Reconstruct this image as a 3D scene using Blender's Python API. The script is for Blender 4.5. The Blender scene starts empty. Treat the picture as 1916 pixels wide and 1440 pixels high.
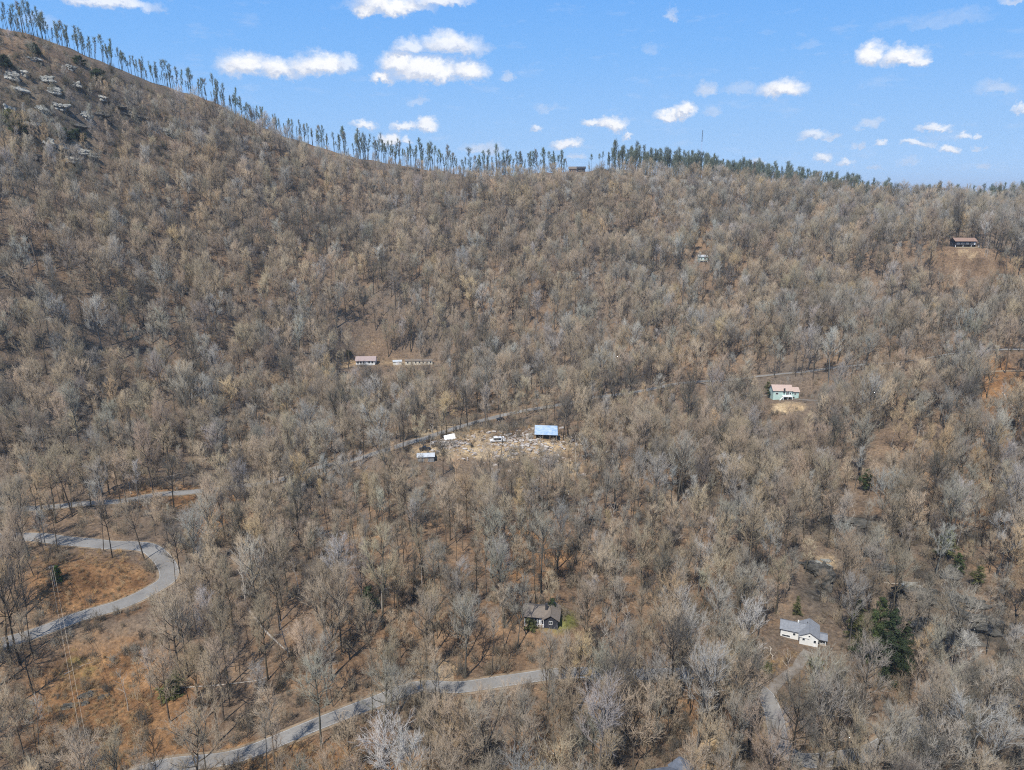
import bpy, bmesh, math, random
import numpy as np
from mathutils import Vector, Matrix
R = math.radians
S = bpy.context.scene
COL = S.collection

# ------------------------------------------------------------------ camera
F = 1318.0; CX = 958.0; CY = 720.0; PITCH = R(15.2); CAMZ = 120.0
cd = bpy.data.cameras.new('camera'); cam = bpy.data.objects.new('camera', cd); COL.objects.link(cam)
cd.sensor_width = 36.0; cd.lens = 36.0 * F / 1916.0
cd.clip_start = 1.0; cd.clip_end = 200000.0
cam.location = (0, 0, CAMZ); cam.rotation_euler = (math.pi/2 - PITCH, 0, 0)
S.camera = cam
S.view_settings.view_transform = 'Standard'; S.view_settings.look = 'None'
S.view_settings.exposure = 0.45; S.view_settings.gamma = 1.0
S.render.resolution_x = 1024; S.render.resolution_y = 770
S.cycles.use_denoising = False; S.cycles.filter_width = 1.1
S.cycles.max_bounces = 4; S.cycles.diffuse_bounces = 2; S.cycles.glossy_bounces = 1
S.cycles.transmission_bounces = 2; S.cycles.volume_bounces = 0; S.cycles.transparent_max_bounces = 8

HAZE = 0.00009
SUN_EL = R(56); SUN_AZ = R(207)      # azimuth clockwise from +Y: behind the camera, a little to its left
SUN_DIR = Vector((math.sin(SUN_AZ)*math.cos(SUN_EL), math.cos(SUN_AZ)*math.cos(SUN_EL), math.sin(SUN_EL)))

def pix_dir(px, py):
    x = (px - CX)/F; u = (CY - py)/F
    d = np.array([x, math.cos(PITCH) + u*math.sin(PITCH), -math.sin(PITCH) + u*math.cos(PITCH)])
    return d/np.linalg.norm(d)
def project(x, y, z):
    dz = z - CAMZ
    dep = y*math.cos(PITCH) - dz*math.sin(PITCH)
    u = y*math.sin(PITCH) + dz*math.cos(PITCH)
    return CX + F*x/dep, CY - F*u/dep, dep

# ------------------------------------------------------------------ world: Nishita sky with fair-weather clouds
W = bpy.data.worlds.new("World"); S.world = W; W.use_nodes = True
nt = W.node_tree; nt.nodes.clear(); N = nt.nodes; L = nt.links
def nd(t, **k):
    n = N.new(t)
    for a, b in k.items(): setattr(n, a, b)
    return n
wout = nd('ShaderNodeOutputWorld'); bg = nd('ShaderNodeBackground')
sky = nd('ShaderNodeTexSky', sky_type='NISHITA', sun_disc=False)
sky.sun_elevation = SUN_EL; sky.sun_rotation = SUN_AZ
sky.altitude = 500; sky.air_density = 1.0; sky.dust_density = 0.0; sky.ozone_density = 3.0
bg.inputs['Strength'].default_value = 0.105
tc = nd('ShaderNodeTexCoord'); sep = nd('ShaderNodeSeparateXYZ'); L.new(tc.outputs['Generated'], sep.inputs[0])
def mth(op, a, b=None, c=None, clamp=False):
    n = nd('ShaderNodeMath', operation=op); n.use_clamp = clamp
    for i, v in enumerate((a, b, c)):
        if v is None: continue
        if isinstance(v, (int, float)): n.inputs[i].default_value = v
        else: L.new(v, n.inputs[i])
    return n.outputs[0]
def vec(op, a, b=None):
    n = nd('ShaderNodeVectorMath', operation=op)
    for i, v in enumerate((a, b)):
        if v is None: continue
        if isinstance(v, (tuple, list)): n.inputs[i].default_value = v
        else: L.new(v, n.inputs[i])
    return n.outputs['Value'] if op == 'LENGTH' else n.outputs[0]
az = mth('ARCTAN2', sep.outputs[0], sep.outputs[1]); el = mth('ARCSINE', sep.outputs[2])
cmb = nd('ShaderNodeCombineXYZ'); L.new(az, cmb.inputs[0]); L.new(el, cmb.inputs[1])
def wnoise(scale, detail, rough, vsrc, stretch=1.0):
    m = nd('ShaderNodeVectorMath', operation='MULTIPLY'); L.new(vsrc, m.inputs[0]); m.inputs[1].default_value = (1, stretch, 1)
    n = nd('ShaderNodeTexNoise'); n.inputs['Scale'].default_value = scale; n.inputs['Detail'].default_value = detail
    n.inputs['Roughness'].default_value = rough; L.new(m.outputs[0], n.inputs['Vector']); return n
n1 = wnoise(30, 5, .6, cmb.outputs[0], 1.0); n2 = wnoise(120, 6, .65, cmb.outputs[0], 1.3)
wv = vec('MULTIPLY', vec('SUBTRACT', n1.outputs['Color'], (.5, .5, .5)), (.028, .030, 0))
wv2 = vec('MULTIPLY', vec('SUBTRACT', n2.outputs['Color'], (.5, .5, .5)), (.016, .016, 0))
P = vec('ADD', vec('ADD', cmb.outputs[0], wv), wv2)
# (px, py, half width, half height, opacity)
CLOUDS = [(735,14,75,22,1),(820,6,60,14,.85),(690,24,32,14,1),(200,8,100,15,.8),(285,18,32,10,.35),(70,40,40,12,.25),
 (455,124,50,27,1),(520,133,50,24,1),(600,126,66,24,1),(650,124,22,18,.7),(745,124,38,27,1),(800,136,80,25,1),(875,135,36,24,1),(715,146,22,12,1),
 (765,92,34,18,.75),(840,88,62,24,.9),(900,94,24,14,.4),(950,150,14,10,.5),(1628,104,28,25,1),(1690,108,50,21,1),(1725,114,22,12,.9),
 (1467,170,46,21,1),(1322,170,20,17,.6),(1385,172,34,12,.3),(1250,218,30,12,1),(1280,212,20,16,1),(1335,208,22,8,.35),
 (1108,232,20,10,.9),(1142,234,36,15,1),(1172,250,10,6,.8),(1060,269,29,10,.95),(680,235,24,10,.9),(755,237,26,11,.9),(795,236,24,13,.95),
 (728,260,24,14,.95),(762,264,9,9,.8),(905,282,38,14,.6),(1003,240,13,8,.7),(1256,30,11,12,.5),(1222,95,18,10,.22),
 (1520,252,26,12,.7),(1556,256,18,8,.6),(1628,236,28,9,.5),(1748,240,34,9,.85),(1805,254,16,8,.8),(1832,253,8,6,.7),
 (1712,270,22,9,.8),(1735,274,14,8,.5),(1772,282,22,11,.95),(1612,272,12,7,.6),(1650,270,13,8,.8),(1540,296,21,12,.85),(1585,308,12,9,.8),
 (1832,277,11,6,.6),(1700,308,20,7,.35),(1840,310,12,6,.5),(1868,166,46,12,.4),(1912,203,12,9,.7),(1770,40,80,15,.2),(1512,90,32,8,.15),
 (1080,295,13,7,.6),(1900,2,30,8,.6),(785,190,17,9,.35),(1022,202,22,7,.25),(1635,316,14,6,.5),(1420,304,12,6,.6),(430,100,26,12,.25)]
acc = None; gacc = None
for (px, py, hw, hh, op) in CLOUDS:
    d = pix_dir(px, py); ca, ce = math.atan2(d[0], d[1]), math.asin(d[2])
    d1 = pix_dir(px+hw, py); d2 = pix_dir(px, py-hh)
    sx = 1/max(1e-4, abs(math.atan2(d1[0], d1[1]) - ca)); sy = 1/max(1e-4, abs(math.asin(d2[2]) - ce))
    q = vec('MULTIPLY', vec('SUBTRACT', P, (ca, ce, 0)), (sx/1.25, sy/1.45, 0))
    if op >= .7:
        qs = vec('ADD', q, (.12, .42, 0)); qs = vec('MAXIMUM', qs, vec('MULTIPLY', qs, (-1, -1.9, 0))); g_ = mth('SUBTRACT', 1.0, vec('LENGTH', qs), clamp=True)
        gacc = g_ if gacc is None else mth('MAXIMUM', gacc, g_)
    q = vec('MAXIMUM', q, vec('MULTIPLY', q, (-1, -1.9, 0)))
    f = mth('SUBTRACT', 1.0, vec('LENGTH', q), clamp=True)
    if op >= .7: racc = f if acc is None else mth('MAXIMUM', racc, f)
    f = mth('MULTIPLY', f, op*1.7)
    f = mth('MINIMUM', f, op)
    acc = f if acc is None else mth('MAXIMUM', acc, f)
# thin broken veil between the clouds
n3 = wnoise(16, 6, .62, cmb.outputs[0], 3.2)
veil = mth('MULTIPLY', mth('SUBTRACT', n3.outputs['Fac'], .56, clamp=True), 1.1)
n4 = wnoise(60, 6, .6, cmb.outputs[0], 1.5)
alpha = mth('ADD', acc, mth('MULTIPLY', veil, mth('SUBTRACT', 1.0, acc)), clamp=True)
alpha = mth('SMOOTHSTEP', alpha, 0.02, 0.85) if False else alpha
ccol = nd('ShaderNodeMix', data_type='RGBA'); L.new(mth('ADD', mth('MULTIPLY_ADD', n4.outputs['Fac'], 2.2, -.85), mth('MULTIPLY', mth('SUBTRACT', racc, gacc), 2.0), clamp=True), ccol.inputs['Factor'])
ccol.inputs[6].default_value = (4.7, 5.1, 6.0, 1); ccol.inputs[7].default_value = (7.3, 7.35, 7.5, 1)
hsv = nd('ShaderNodeHueSaturation'); L.new(sky.outputs[0], hsv.inputs['Color']); hsv.inputs['Saturation'].default_value = 1.0
hsv.inputs['Value'].default_value = 1.0
rmp = nd('ShaderNodeValToRGB'); e_ = rmp.color_ramp.elements; SKYR = [(0,(.46,.74,1.12)),(.10,(.345,.61,1.0)),(.25,(.215,.50,.98)),(.42,(.125,.40,.95)),(1,(.12,.36,.85))]
while len(e_) < len(SKYR): e_.new(.5)
for i_, (p_, c_) in enumerate(SKYR): e_[i_].position = p_; e_[i_].color = tuple(v/.1434/8 for v in c_)+(1,)
L.new(mth('MULTIPLY', el, 1/R(40), clamp=True), rmp.inputs[0])
sc8 = nd('ShaderNodeVectorMath', operation='SCALE'); L.new(rmp.outputs[0], sc8.inputs[0]); sc8.inputs['Scale'].default_value = 8
stn = nd('ShaderNodeMix', data_type='RGBA'); L.new(mth('MULTIPLY_ADD', el, 1.8, -.9, clamp=True), stn.inputs['Factor']); L.new(sc8.outputs[0], stn.inputs[6]); L.new(hsv.outputs[0], stn.inputs[7])
mx = nd('ShaderNodeMix', data_type='RGBA'); L.new(alpha, mx.inputs['Factor']); L.new(stn.outputs[2], mx.inputs[6]); L.new(ccol.outputs[2], mx.inputs[7])
L.new(mx.outputs[2], bg.inputs['Color']); L.new(bg.outputs[0], wout.inputs[0])

sl = bpy.data.lights.new('sun', 'SUN'); sl.energy = 3.9; sl.angle = R(0.53); sl.color = (1, .95, .87)
so = bpy.data.objects.new('sun', sl); COL.objects.link(so); so.location = (-200, -400, 700)
so.rotation_euler = SUN_DIR.to_track_quat('Z', 'Y').to_euler()

# ------------------------------------------------------------------ materials
def material(name, base=(.5,.5,.5), rough=.9, var=None, scale=1.0, detail=4, metal=0, bump=0, spec=.2):
    m = bpy.data.materials.new(name); m.use_nodes = True; t = m.node_tree; b = t.nodes['Principled BSDF']
    b.inputs['Base Color'].default_value = (*base, 1); b.inputs['Roughness'].default_value = rough
    b.inputs['Metallic'].default_value = metal; b.inputs['Specular IOR Level'].default_value = spec
    if var is not None or bump:
        c = t.nodes.new('ShaderNodeTexCoord'); n = t.nodes.new('ShaderNodeTexNoise')
        n.inputs['Scale'].default_value = scale; n.inputs['Detail'].default_value = detail; n.inputs['Roughness'].default_value = .65
        t.links.new(c.outputs['Object'], n.inputs['Vector'])
        if var is not None:
            r = t.nodes.new('ShaderNodeValToRGB'); r.color_ramp.elements[0].position = .35; r.color_ramp.elements[1].position = .65
            r.color_ramp.elements[0].color = (*base, 1); r.color_ramp.elements[1].color = (*var, 1)
            t.links.new(n.outputs['Fac'], r.inputs[0]); t.links.new(r.outputs[0], b.inputs['Base Color'])
        if bump:
            bp = t.nodes.new('ShaderNodeBump'); bp.inputs['Strength'].default_value = bump; bp.inputs['Distance'].default_value = .2
            t.links.new(n.outputs['Fac'], bp.inputs['Height']); t.links.new(bp.outputs[0], b.inputs['Normal'])
    return m
def asphalt_material():
    m = bpy.data.materials.new('asphalt'); m.use_nodes = True; t = m.node_tree; b = t.nodes['Principled BSDF']; b.inputs['Roughness'].default_value = .95; b.inputs['Specular IOR Level'].default_value = .1
    c = t.nodes.new('ShaderNodeTexCoord'); cur = None
    for sc_, lo, hi, c0, c1, typ in ((.10,.35,.65,(.20,.19,.175),(.285,.272,.25),None),(1.6,.42,.66,(1,1,1),(.80,.80,.80),'MULTIPLY'),(.55,.62,.66,(0,0,0),(1,1,1),'PATCH'),(2.6,.60,.68,(0,0,0),(1,1,1),'LEAF')):
        n = t.nodes.new('ShaderNodeTexNoise'); n.inputs['Scale'].default_value = sc_; n.inputs['Detail'].default_value = 7; n.inputs['Roughness'].default_value = .7; t.links.new(c.outputs['Object'], n.inputs['Vector'])
        r = t.nodes.new('ShaderNodeValToRGB'); r.color_ramp.elements[0].position = lo; r.color_ramp.elements[1].position = hi; r.color_ramp.elements[0].color = (*c0,1); r.color_ramp.elements[1].color = (*c1,1); t.links.new(n.outputs['Fac'], r.inputs[0])
        if cur is None: cur = r.outputs[0]; continue
        x = t.nodes.new('ShaderNodeMix'); x.data_type = 'RGBA'
        if typ == 'MULTIPLY': x.blend_type = 'MULTIPLY'; x.inputs[0].default_value = 1; t.links.new(cur, x.inputs[6]); t.links.new(r.outputs[0], x.inputs[7])
        else: t.links.new(r.outputs[0], x.inputs[0]); t.links.new(cur, x.inputs[6]); x.inputs[7].default_value = (.12,.12,.12,1) if typ == 'PATCH' else (.30,.21,.13,1)
        cur = x.outputs[2]
    t.links.new(cur, b.inputs['Base Color']); return m
def tinted(name, gain, rough=1.0, spots=(.8, 1.2), fallback=(.3, .25, .2)):
    """bark / twigs: the tree's own colour (property or instance attribute 'tint'), broken by noise"""
    m = bpy.data.materials.new(name); m.use_nodes = True; t = m.node_tree; b = t.nodes['Principled BSDF']
    b.inputs['Roughness'].default_value = rough; b.inputs['Specular IOR Level'].default_value = .05
    a = t.nodes.new('ShaderNodeAttribute'); a.attribute_type = 'INSTANCER'; a.attribute_name = 'tint'
    c = t.nodes.new('ShaderNodeTexCoord'); n = t.nodes.new('ShaderNodeTexNoise'); n.inputs['Scale'].default_value = .45; n.inputs['Detail'].default_value = 3
    t.links.new(c.outputs['Object'], n.inputs['Vector'])
    mr = t.nodes.new('ShaderNodeMapRange'); mr.inputs[1].default_value = .3; mr.inputs[2].default_value = .7
    mr.inputs[3].default_value = spots[0]*gain; mr.inputs[4].default_value = spots[1]*gain
    t.links.new(n.outputs['Fac'], mr.inputs[0])
    v = t.nodes.new('ShaderNodeVectorMath'); v.operation = 'SCALE'; t.links.new(a.outputs['Vector'], v.inputs[0]); t.links.new(mr.outputs[0], v.inputs['Scale'])
    t.links.new(v.outputs[0], b.inputs['Base Color']); return m
M = {}
M['bark'] = tinted('bark', .36, spots=(.65, 1.4)); M['twig'] = tinted('twig', 1.0, spots=(.9,1.1))
M['dead'] = material('dead_wood', (.5,.44,.36), .9, (.34,.29,.24), .8)
M['log'] = material('log_bark', (.22,.19,.16), .95, (.42,.37,.31), .7)
M['needle'] = tinted('needle', 1.0, .8, (.6, 1.5))
M['rock_dark'] = material('dark_rock', (.035,.036,.033), .95, (.15,.14,.12), .6, 10, bump=1)
M['rock_pale'] = material('pale_rock', (.16,.165,.15), .95, (.40,.39,.35), .3, 8, bump=.6)
M['asphalt'] = asphalt_material()
M['line'] = material('edge_line', (.5,.49,.46), .9, (.27,.265,.25), .35)
M['gravel'] = material('gravel_shoulder', (.30,.225,.15), 1, (.17,.125,.08), .5, 8)
M['drive'] = material('gravel_drive', (.235,.21,.18), 1, (.15,.12,.09), .6, 9)
M['dirt'] = material('dirt_track', (.36,.27,.17), 1, (.24,.17,.11), .5, 8)
M['white'] = material('white_siding', (.80,.80,.76), .8, (.70,.70,.66), .5)
M['mint'] = material('mint_siding', (.52,.68,.62), .8, (.44,.6,.55), .5)
M['cream'] = material('cream_siding', (.72,.67,.54), .8, (.58,.53,.42), .5)
M['brownwall'] = material('brown_siding', (.28,.19,.13), .9, (.2,.13,.09), .5)
M['darkwall'] = material('dark_siding', (.03,.035,.045), .9, (.05,.05,.06), .5)
M['greywall'] = material('grey_siding', (.3,.3,.3), .9, (.22,.22,.22), .5)
M['tanwall'] = material('tan_block', (.55,.47,.3), .95, (.45,.38,.24), .3)
M['roof_grey'] = material('grey_shingle', (.25,.265,.285), .95, (.18,.19,.21), 1.2, 8)
M['roof_pink'] = material('faded_pink_shingle', (.50,.385,.32), .95, (.43,.32,.27), 1.2, 8)
M['roof_rust'] = material('rust_shingle', (.31,.21,.165), .95, (.25,.165,.13), 1.2, 8)
M['roof_dusty'] = material('dusty_rose_roof', (.38,.30,.28), .95, (.33,.265,.25), 1.2, 8)
M['roof_tan'] = material('tan_shingle', (.21,.175,.145), .95, (.16,.135,.11), 1.2, 8)
M['roof_slate'] = material('slate_shingle', (.085,.10,.13), .95, (.16,.18,.22), .8, 8)
M['tarp'] = material('blue_white_tarp', (.24,.36,.52), .6, (.46,.54,.62), .5, 5)
M['tin'] = material('pale_tin', (.5,.53,.55), .6, (.38,.4,.42), .5, 5)
M['pane'] = material('window_glass', (.03,.04,.05), .15, spec=.5)
M['trim'] = material('white_trim', (.82,.82,.8), .7)
M['darktrim'] = material('dark_trim', (.05,.05,.055), .7)
M['wood'] = material('deck_wood', (.36,.28,.2), .95, (.28,.21,.15), .7)
M['carpaint'] = material('black_paint', (.012,.013,.016), .35, (.02,.021,.024), .4, spec=.5)
M['whitepaint'] = material('white_paint', (.8,.8,.8), .45, (.72,.72,.7), .4, spec=.5)
M['rubber'] = material('rubber', (.015,.015,.015), .9)
M['mast_dark'] = material('mast_dark_steel', (.05,.05,.06), .8)
M['mast_pale'] = material('mast_pale_steel', (.45,.58,.78), .8)
M['pole'] = material('weathered_pole', (.42,.36,.29), .95, (.3,.25,.2), .8)
M['wire'] = material('weathered_wire', (.46,.39,.30), .8)
M['debris'] = material('debris_boards', (.58,.55,.5), .9, (.24,.17,.12), .6, 3)

# ------------------------------------------------------------------ tagging helpers
def empty(name, loc=(0,0,0), rz=0.0):
    o = bpy.data.objects.new(name, None); o.location = loc; o.rotation_euler = (0,0,rz); o.empty_display_size = 1; COL.objects.link(o); return o
def tag(o, label, cat, group=None, kind=None):
    if label: o['label'] = label
    if cat: o['category'] = cat
    if group: o['group'] = group
    if kind: o['kind'] = kind
    return o
class MB:
    def __init__(s): s.v = []; s.f = []
    def add(s, vs, fs):
        o = len(s.v); s.v += [tuple(p) for p in vs]; s.f += [tuple(i+o for i in f) for f in fs]; return s
    def box(s, x0,x1,y0,y1,z0,z1, mat=None):
        vs = [Vector((x,y,z)) for z in (z0,z1) for y in (y0,y1) for x in (x0,x1)]
        if mat: vs = [mat @ v for v in vs]
        return s.add(vs, [(0,2,3,1),(4,5,7,6),(0,1,5,4),(2,6,7,3),(0,4,6,2),(1,3,7,5)])
    def bar(s, a, b, r0, r1=None, n=6):
        a = Vector(a); b = Vector(b); r1 = r0 if r1 is None else r1
        d = (b-a).normalized(); u = d.orthogonal().normalized(); w = d.cross(u)
        vs = [a + (u*math.cos(2*math.pi*i/n) + w*math.sin(2*math.pi*i/n))*r0 for i in range(n)] + [b + (u*math.cos(2*math.pi*i/n) + w*math.sin(2*math.pi*i/n))*r1 for i in range(n)]
        fs = [(i,(i+1)%n,n+(i+1)%n,n+i) for i in range(n)] + [tuple(reversed(range(n))), tuple(range(n,2*n))]
        return s.add(vs, fs)
    def build(s, name, mats, parent=None, smooth=False):
        me = bpy.data.meshes.new(name); me.from_pydata(s.v, [], s.f)
        for m in (mats if isinstance(mats, (list, tuple)) else [mats]): me.materials.append(m)
        o = bpy.data.objects.new(name, me); COL.objects.link(o)
        if parent: o.parent = parent
        if smooth: me.polygons.foreach_set('use_smooth', [True]*len(me.polygons))
        me.update(); return o

# ------------------------------------------------------------------ terrain
def gz(px, py, z):          # point where the pixel ray meets height z
    d = pix_dir(px, py); t = (z - CAMZ)/d[2]; return (d[0]*t, d[1]*t, z)
def gd(px, py, dist):       # point on the pixel ray at horizontal distance dist
    d = pix_dir(px, py); t = dist/math.hypot(d[0], d[1]); return (d[0]*t, d[1]*t, CAMZ + d[2]*t)
cps = [gz(*a) for a in [(-200,1440,1),(0,1440,0),(480,1440,0),(960,1440,-1),(1440,1440,-2),(1916,1440,-3),(2100,1440,-2),
   (0,1180,3),(300,1080,1),(500,1100,0),(960,1160,2),(1250,1120,0),(1500,1190,-3),(1900,1150,5),(1700,1050,2),
   (0,930,9),(300,925,3),(700,850,3),(850,805,4),(1010,815,4),(1300,850,-2),(1600,900,2),(1900,900,12),(1468,745,5),(1750,665,10),(1916,655,16)]]
RIDGE = [(-120,30,650),(0,70,660),(120,100,670),(250,158,690),(400,212,720),(520,252,750),(640,292,780),(800,322,820),(900,328,850),(1000,330,870),(1080,325,880),(1200,326,890),(1300,336,900),
         (1450,358,930),(1600,380,950),(1720,392,960),(1830,399,970),(1916,394,980),(2050,392,990)]
cps += [gd(*a) for a in [(0,700,390),(300,700,410),(685,678,495),(300,600,440),(0,500,430),(0,300,540),(300,420,560),(600,560,530),(600,420,640),(850,560,545),
   (1000,600,530),(1000,450,660),(1300,600,530),(1300,450,680),(1600,600,530),(1600,450,720),(1900,600,480),(1807,470,640),(1900,440,760)]]
cps += [gd(*a) for a in RIDGE]
for (px, py, d) in RIDGE[::2]:
    a = gd(px, py, d); k = (d+220)/d; cps.append((a[0]*k, a[1]*k, a[2]-45)); k = (d+600)/d; cps.append((a[0]*k, a[1]*k, a[2]-150 if px > 500 else a[2]-200))
for x in (-500,-150,150,500): cps.append((x,-150,0)); 
for x in (-220,0,220): cps.append((x,40,0))
cps += [(-700,150,30),(700,150,10),(-900,500,150),(1000,600,60)]
CP = np.array(cps); SC = 300.0
def _tps(r): 
    r = np.maximum(r, 1e-9); return r*r*np.log(r)
_n = len(CP); _d = np.linalg.norm(CP[:,None,:2]-CP[None,:,:2], axis=2)/SC
_A = np.zeros((_n+3,_n+3)); _A[:_n,:_n] = _tps(_d) + np.eye(_n)*2e-3
_Pm = np.hstack([np.ones((_n,1)), CP[:,:2]/SC]); _A[:_n,_n:] = _Pm; _A[_n:,:_n] = _Pm.T
_w = np.linalg.solve(_A, np.concatenate([CP[:,2], np.zeros(3)]))
_rs = np.random.RandomState(5)
WAVES = [(2*math.pi/wl, a, _rs.uniform(0,2*math.pi), _rs.uniform(0,2*math.pi)) for wl, a in
         [(170,1.6),(140,1.5),(110,1.3),(95,1.1),(75,.9),(60,.8),(48,.65),(38,.5),(30,.4),(24,.35),(19,.25),(15,.2)]]
def base_h(x, y):
    x = np.atleast_1d(np.asarray(x, float)); y = np.atleast_1d(np.asarray(y, float)); out = np.empty(x.shape)
    for i in range(0, len(x), 20000):
        xx, yy = x[i:i+20000], y[i:i+20000]
        q = np.clip(np.stack([xx, yy], 1), [-1500,-600], [1700,1750])
        r = np.sqrt(((q[:,None,:]-CP[None,:,:2])**2).sum(2))/SC
        z = _tps(r) @ _w[:_n] + _w[_n] + (q/SC) @ _w[_n+1:]
        dd = np.hypot(xx, yy)
        for k, a, th, ph in WAVES: z = z + a*np.sin(k*(xx*math.cos(th)+yy*math.sin(th)) + ph + 1.3*np.sin(k*.37*(yy*math.cos(th)-xx*math.sin(th))))
        far = np.clip((dd-1500)/1500, 0, 1); far = far*far*(3-2*far)
        fz = -70 + 45*np.sin(xx/2600+1)*np.sin(yy/3100) + 25*np.sin(xx/900+yy/1300)
        z = z*(1-far) + fz*far
        out[i:i+20000] = z
    return out
def hit0(px, py, hf):
    d = pix_dir(px, py); t = np.linspace(60, 1500, 1441); h = hf(d[0]*t, d[1]*t); z = CAMZ + d[2]*t
    i = np.where(z < h)[0]
    if len(i) == 0: return None
    i = i[0]; 
    if i == 0: return np.array([d[0]*t[0], d[1]*t[0], h[0]])
    a = z[i-1]-h[i-1]; b = z[i]-h[i]; k = a/(a-b); tt = t[i-1]+(t[i]-t[i-1])*k
    return np.array([d[0]*tt, d[1]*tt, CAMZ+d[2]*tt])
def smooth_path(pts, step=1.6):
    p = np.array(pts); P_ = np.vstack([2*p[0]-p[1], p, 2*p[-1]-p[-2]]); out = []
    for i in range(1, len(P_)-2):
        n = max(2, int(np.linalg.norm(P_[i+1]-P_[i])/step))
        for k in range(n):
            t = k/n; a, b, c, d = P_[i-1], P_[i], P_[i+1], P_[i+2]
            out.append(.5*((2*b)+(-a+c)*t+(2*a-5*b+4*c-d)*t*t+(-a+3*b-3*c+d)*t**3))
    out.append(p[-1]); return np.array(out)
ROADS = {  # name: (pixel polyline, half width, flat verge)
 'lower_road': ([(180,1475),(300,1442),(450,1408),(600,1350),(690,1312),(780,1290),(860,1282),(960,1270),(1060,1262),(1200,1258),(1290,1258),(1370,1268),(1425,1295),(1447,1340),(1462,1390),(1500,1425),(1570,1424),(1640,1395),(1700,1366),(1800,1330),(1930,1300)], 2.2),
 'upper_road': ([(-60,1215),(0,1200),(75,1178),(150,1155),(230,1128),(285,1103),(315,1080),(310,1052),(285,1034),(255,1022),(200,1014),(130,1010),(60,1006),(-60,1002)], 2.9),
 'mountain_road': ([(-60,948),(100,943),(225,934),(300,925),(370,918),(500,902),(600,876),(700,848),(780,822),(850,800),(920,782),(1000,762),(1100,745),(1200,730),(1300,713),(1420,704),(1500,693),(1600,680),(1750,665),(1930,650)], 2.2),
 'dirt_drive': ([(838,1276),(838,1262),(836,1250),(833,1238)], 1.5),
 'house_drive': ([(1436,1312),(1446,1294),(1464,1276),(1490,1250),(1502,1227),(1513,1215)], 1.35),
 'green_house_drive': ([(1310,716),(1325,728),(1385,733),(1430,740),(1500,747),(1560,750),(1620,748)], 1.5),
 'side_road': ([(1640,712),(1770,702),(1850,695),(1930,688)], 1.7),
}
roadpts = {}
allr = []
for k, (pp, hw) in ROADS.items():
    w = []
    for px, py in pp:
        h = hit0(px, py, base_h)
        w.append(h[:2])
    c = smooth_path(w); z = base_h(c[:,0], c[:,1])
    n = 9; zp = np.concatenate([np.full(n, z[0]), z, np.full(n, z[-1])]); z = np.convolve(zp, np.ones(2*n+1)/(2*n+1), 'valid')
    if k not in ('lower_road','upper_road','mountain_road'):      # a drive meets its road at the road's level
        mc = np.vstack([roadpts[q][0] for q in ('lower_road','upper_road','mountain_road')]); mz = np.concatenate([roadpts[q][1] for q in ('lower_road','upper_road','mountain_road')])
        dd = np.hypot(c[:,0][:,None]-mc[None,:,0], c[:,1][:,None]-mc[None,:,1]); j = dd.argmin(1); t_ = np.clip((dd.min(1)-5)/12, 0, 1); z = mz[j]*(1-t_)+z*t_
    roadpts[k] = (c, z, hw)
    allr.append(np.column_stack([c[::2], z[::2], np.full(len(c[::2]), hw)]))
ALLR = np.vstack(allr)
def road_near(x, y):
    D = np.full(len(x), 1e9); Z = np.zeros(len(x))
    sel = np.where((y < 800) & (y > 40) & (np.abs(x) < 700))[0]
    for i in range(0, len(sel), 8000):
        s = sel[i:i+8000]
        dd = np.hypot(x[s][:,None]-ALLR[None,:,0], y[s][:,None]-ALLR[None,:,1]) - ALLR[None,:,3]
        j = dd.argmin(1); D[s] = dd[np.arange(len(s)), j]; 
        w = np.exp(-((dd - dd.min(1)[:,None])/1.5)); Z[s] = (w*ALLR[None,:,2]).sum(1)/w.sum(1)
    return D, Z
PADS = []    # flat building plots: x, y, radius, z
def height(x, y):
    x = np.atleast_1d(np.asarray(x, float)); y = np.atleast_1d(np.asarray(y, float))
    z = base_h(x, y)
    for (ax, ay, r, az_) in PADS:
        d = np.hypot(x-ax, y-ay); t = np.clip((d-r)/(r*.9), 0, 1); t = t*t*(3-2*t); z = az_*(1-t)+z*t
    D, Z = road_near(x, y); t = np.clip((D-4.6)/9.0, 0, 1); t = t*t*(3-2*t)
    z = (Z-.22)*(1-t) + z*t
    return z
def at(px, py):
    return hit0(px, py, height)
def spacing(lo, a, b, step, hi, grow=1.13):
    c = list(np.arange(a, b+.1, step)); s = step; x = c[-1]
    while x < hi: s *= grow; x += s; c.append(x)
    s = step; x = c[0]
    while x > lo: s *= grow; x -= s; c.insert(0, x)
    return np.array(c)
PX_SITES = {'white_house':(1496,1192,13),'green_house':(1470,748,15),'pink_house':(684,682,15),'mobile_home':(768,682,18),'hill_house':(1806,462,16),
            'dark_house':(1012,1168,8),'slate_house':(1258,1524,12),'pale_cabin':(1310,490,12),'debris':(935,830,26),'tarp':(1022,822,12),'shed':(797,864,7)}
SITE = {}
for k, (px, py, r) in PX_SITES.items():
    h = hit0(px, py, base_h); SITE[k] = h; 
    if k not in ('debris','shed','tarp'): PADS.append((h[0], h[1], r, h[2]))
hr = gd(1080,322,884); SITE['ridge_house'] = np.array(hr); PADS.append((hr[0], hr[1], 16, hr[2]))

xs = spacing(-60000, -440, 440, 3.2, 60000); ys = spacing(-60000, 70, 560, 3.2, 60000)
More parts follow.
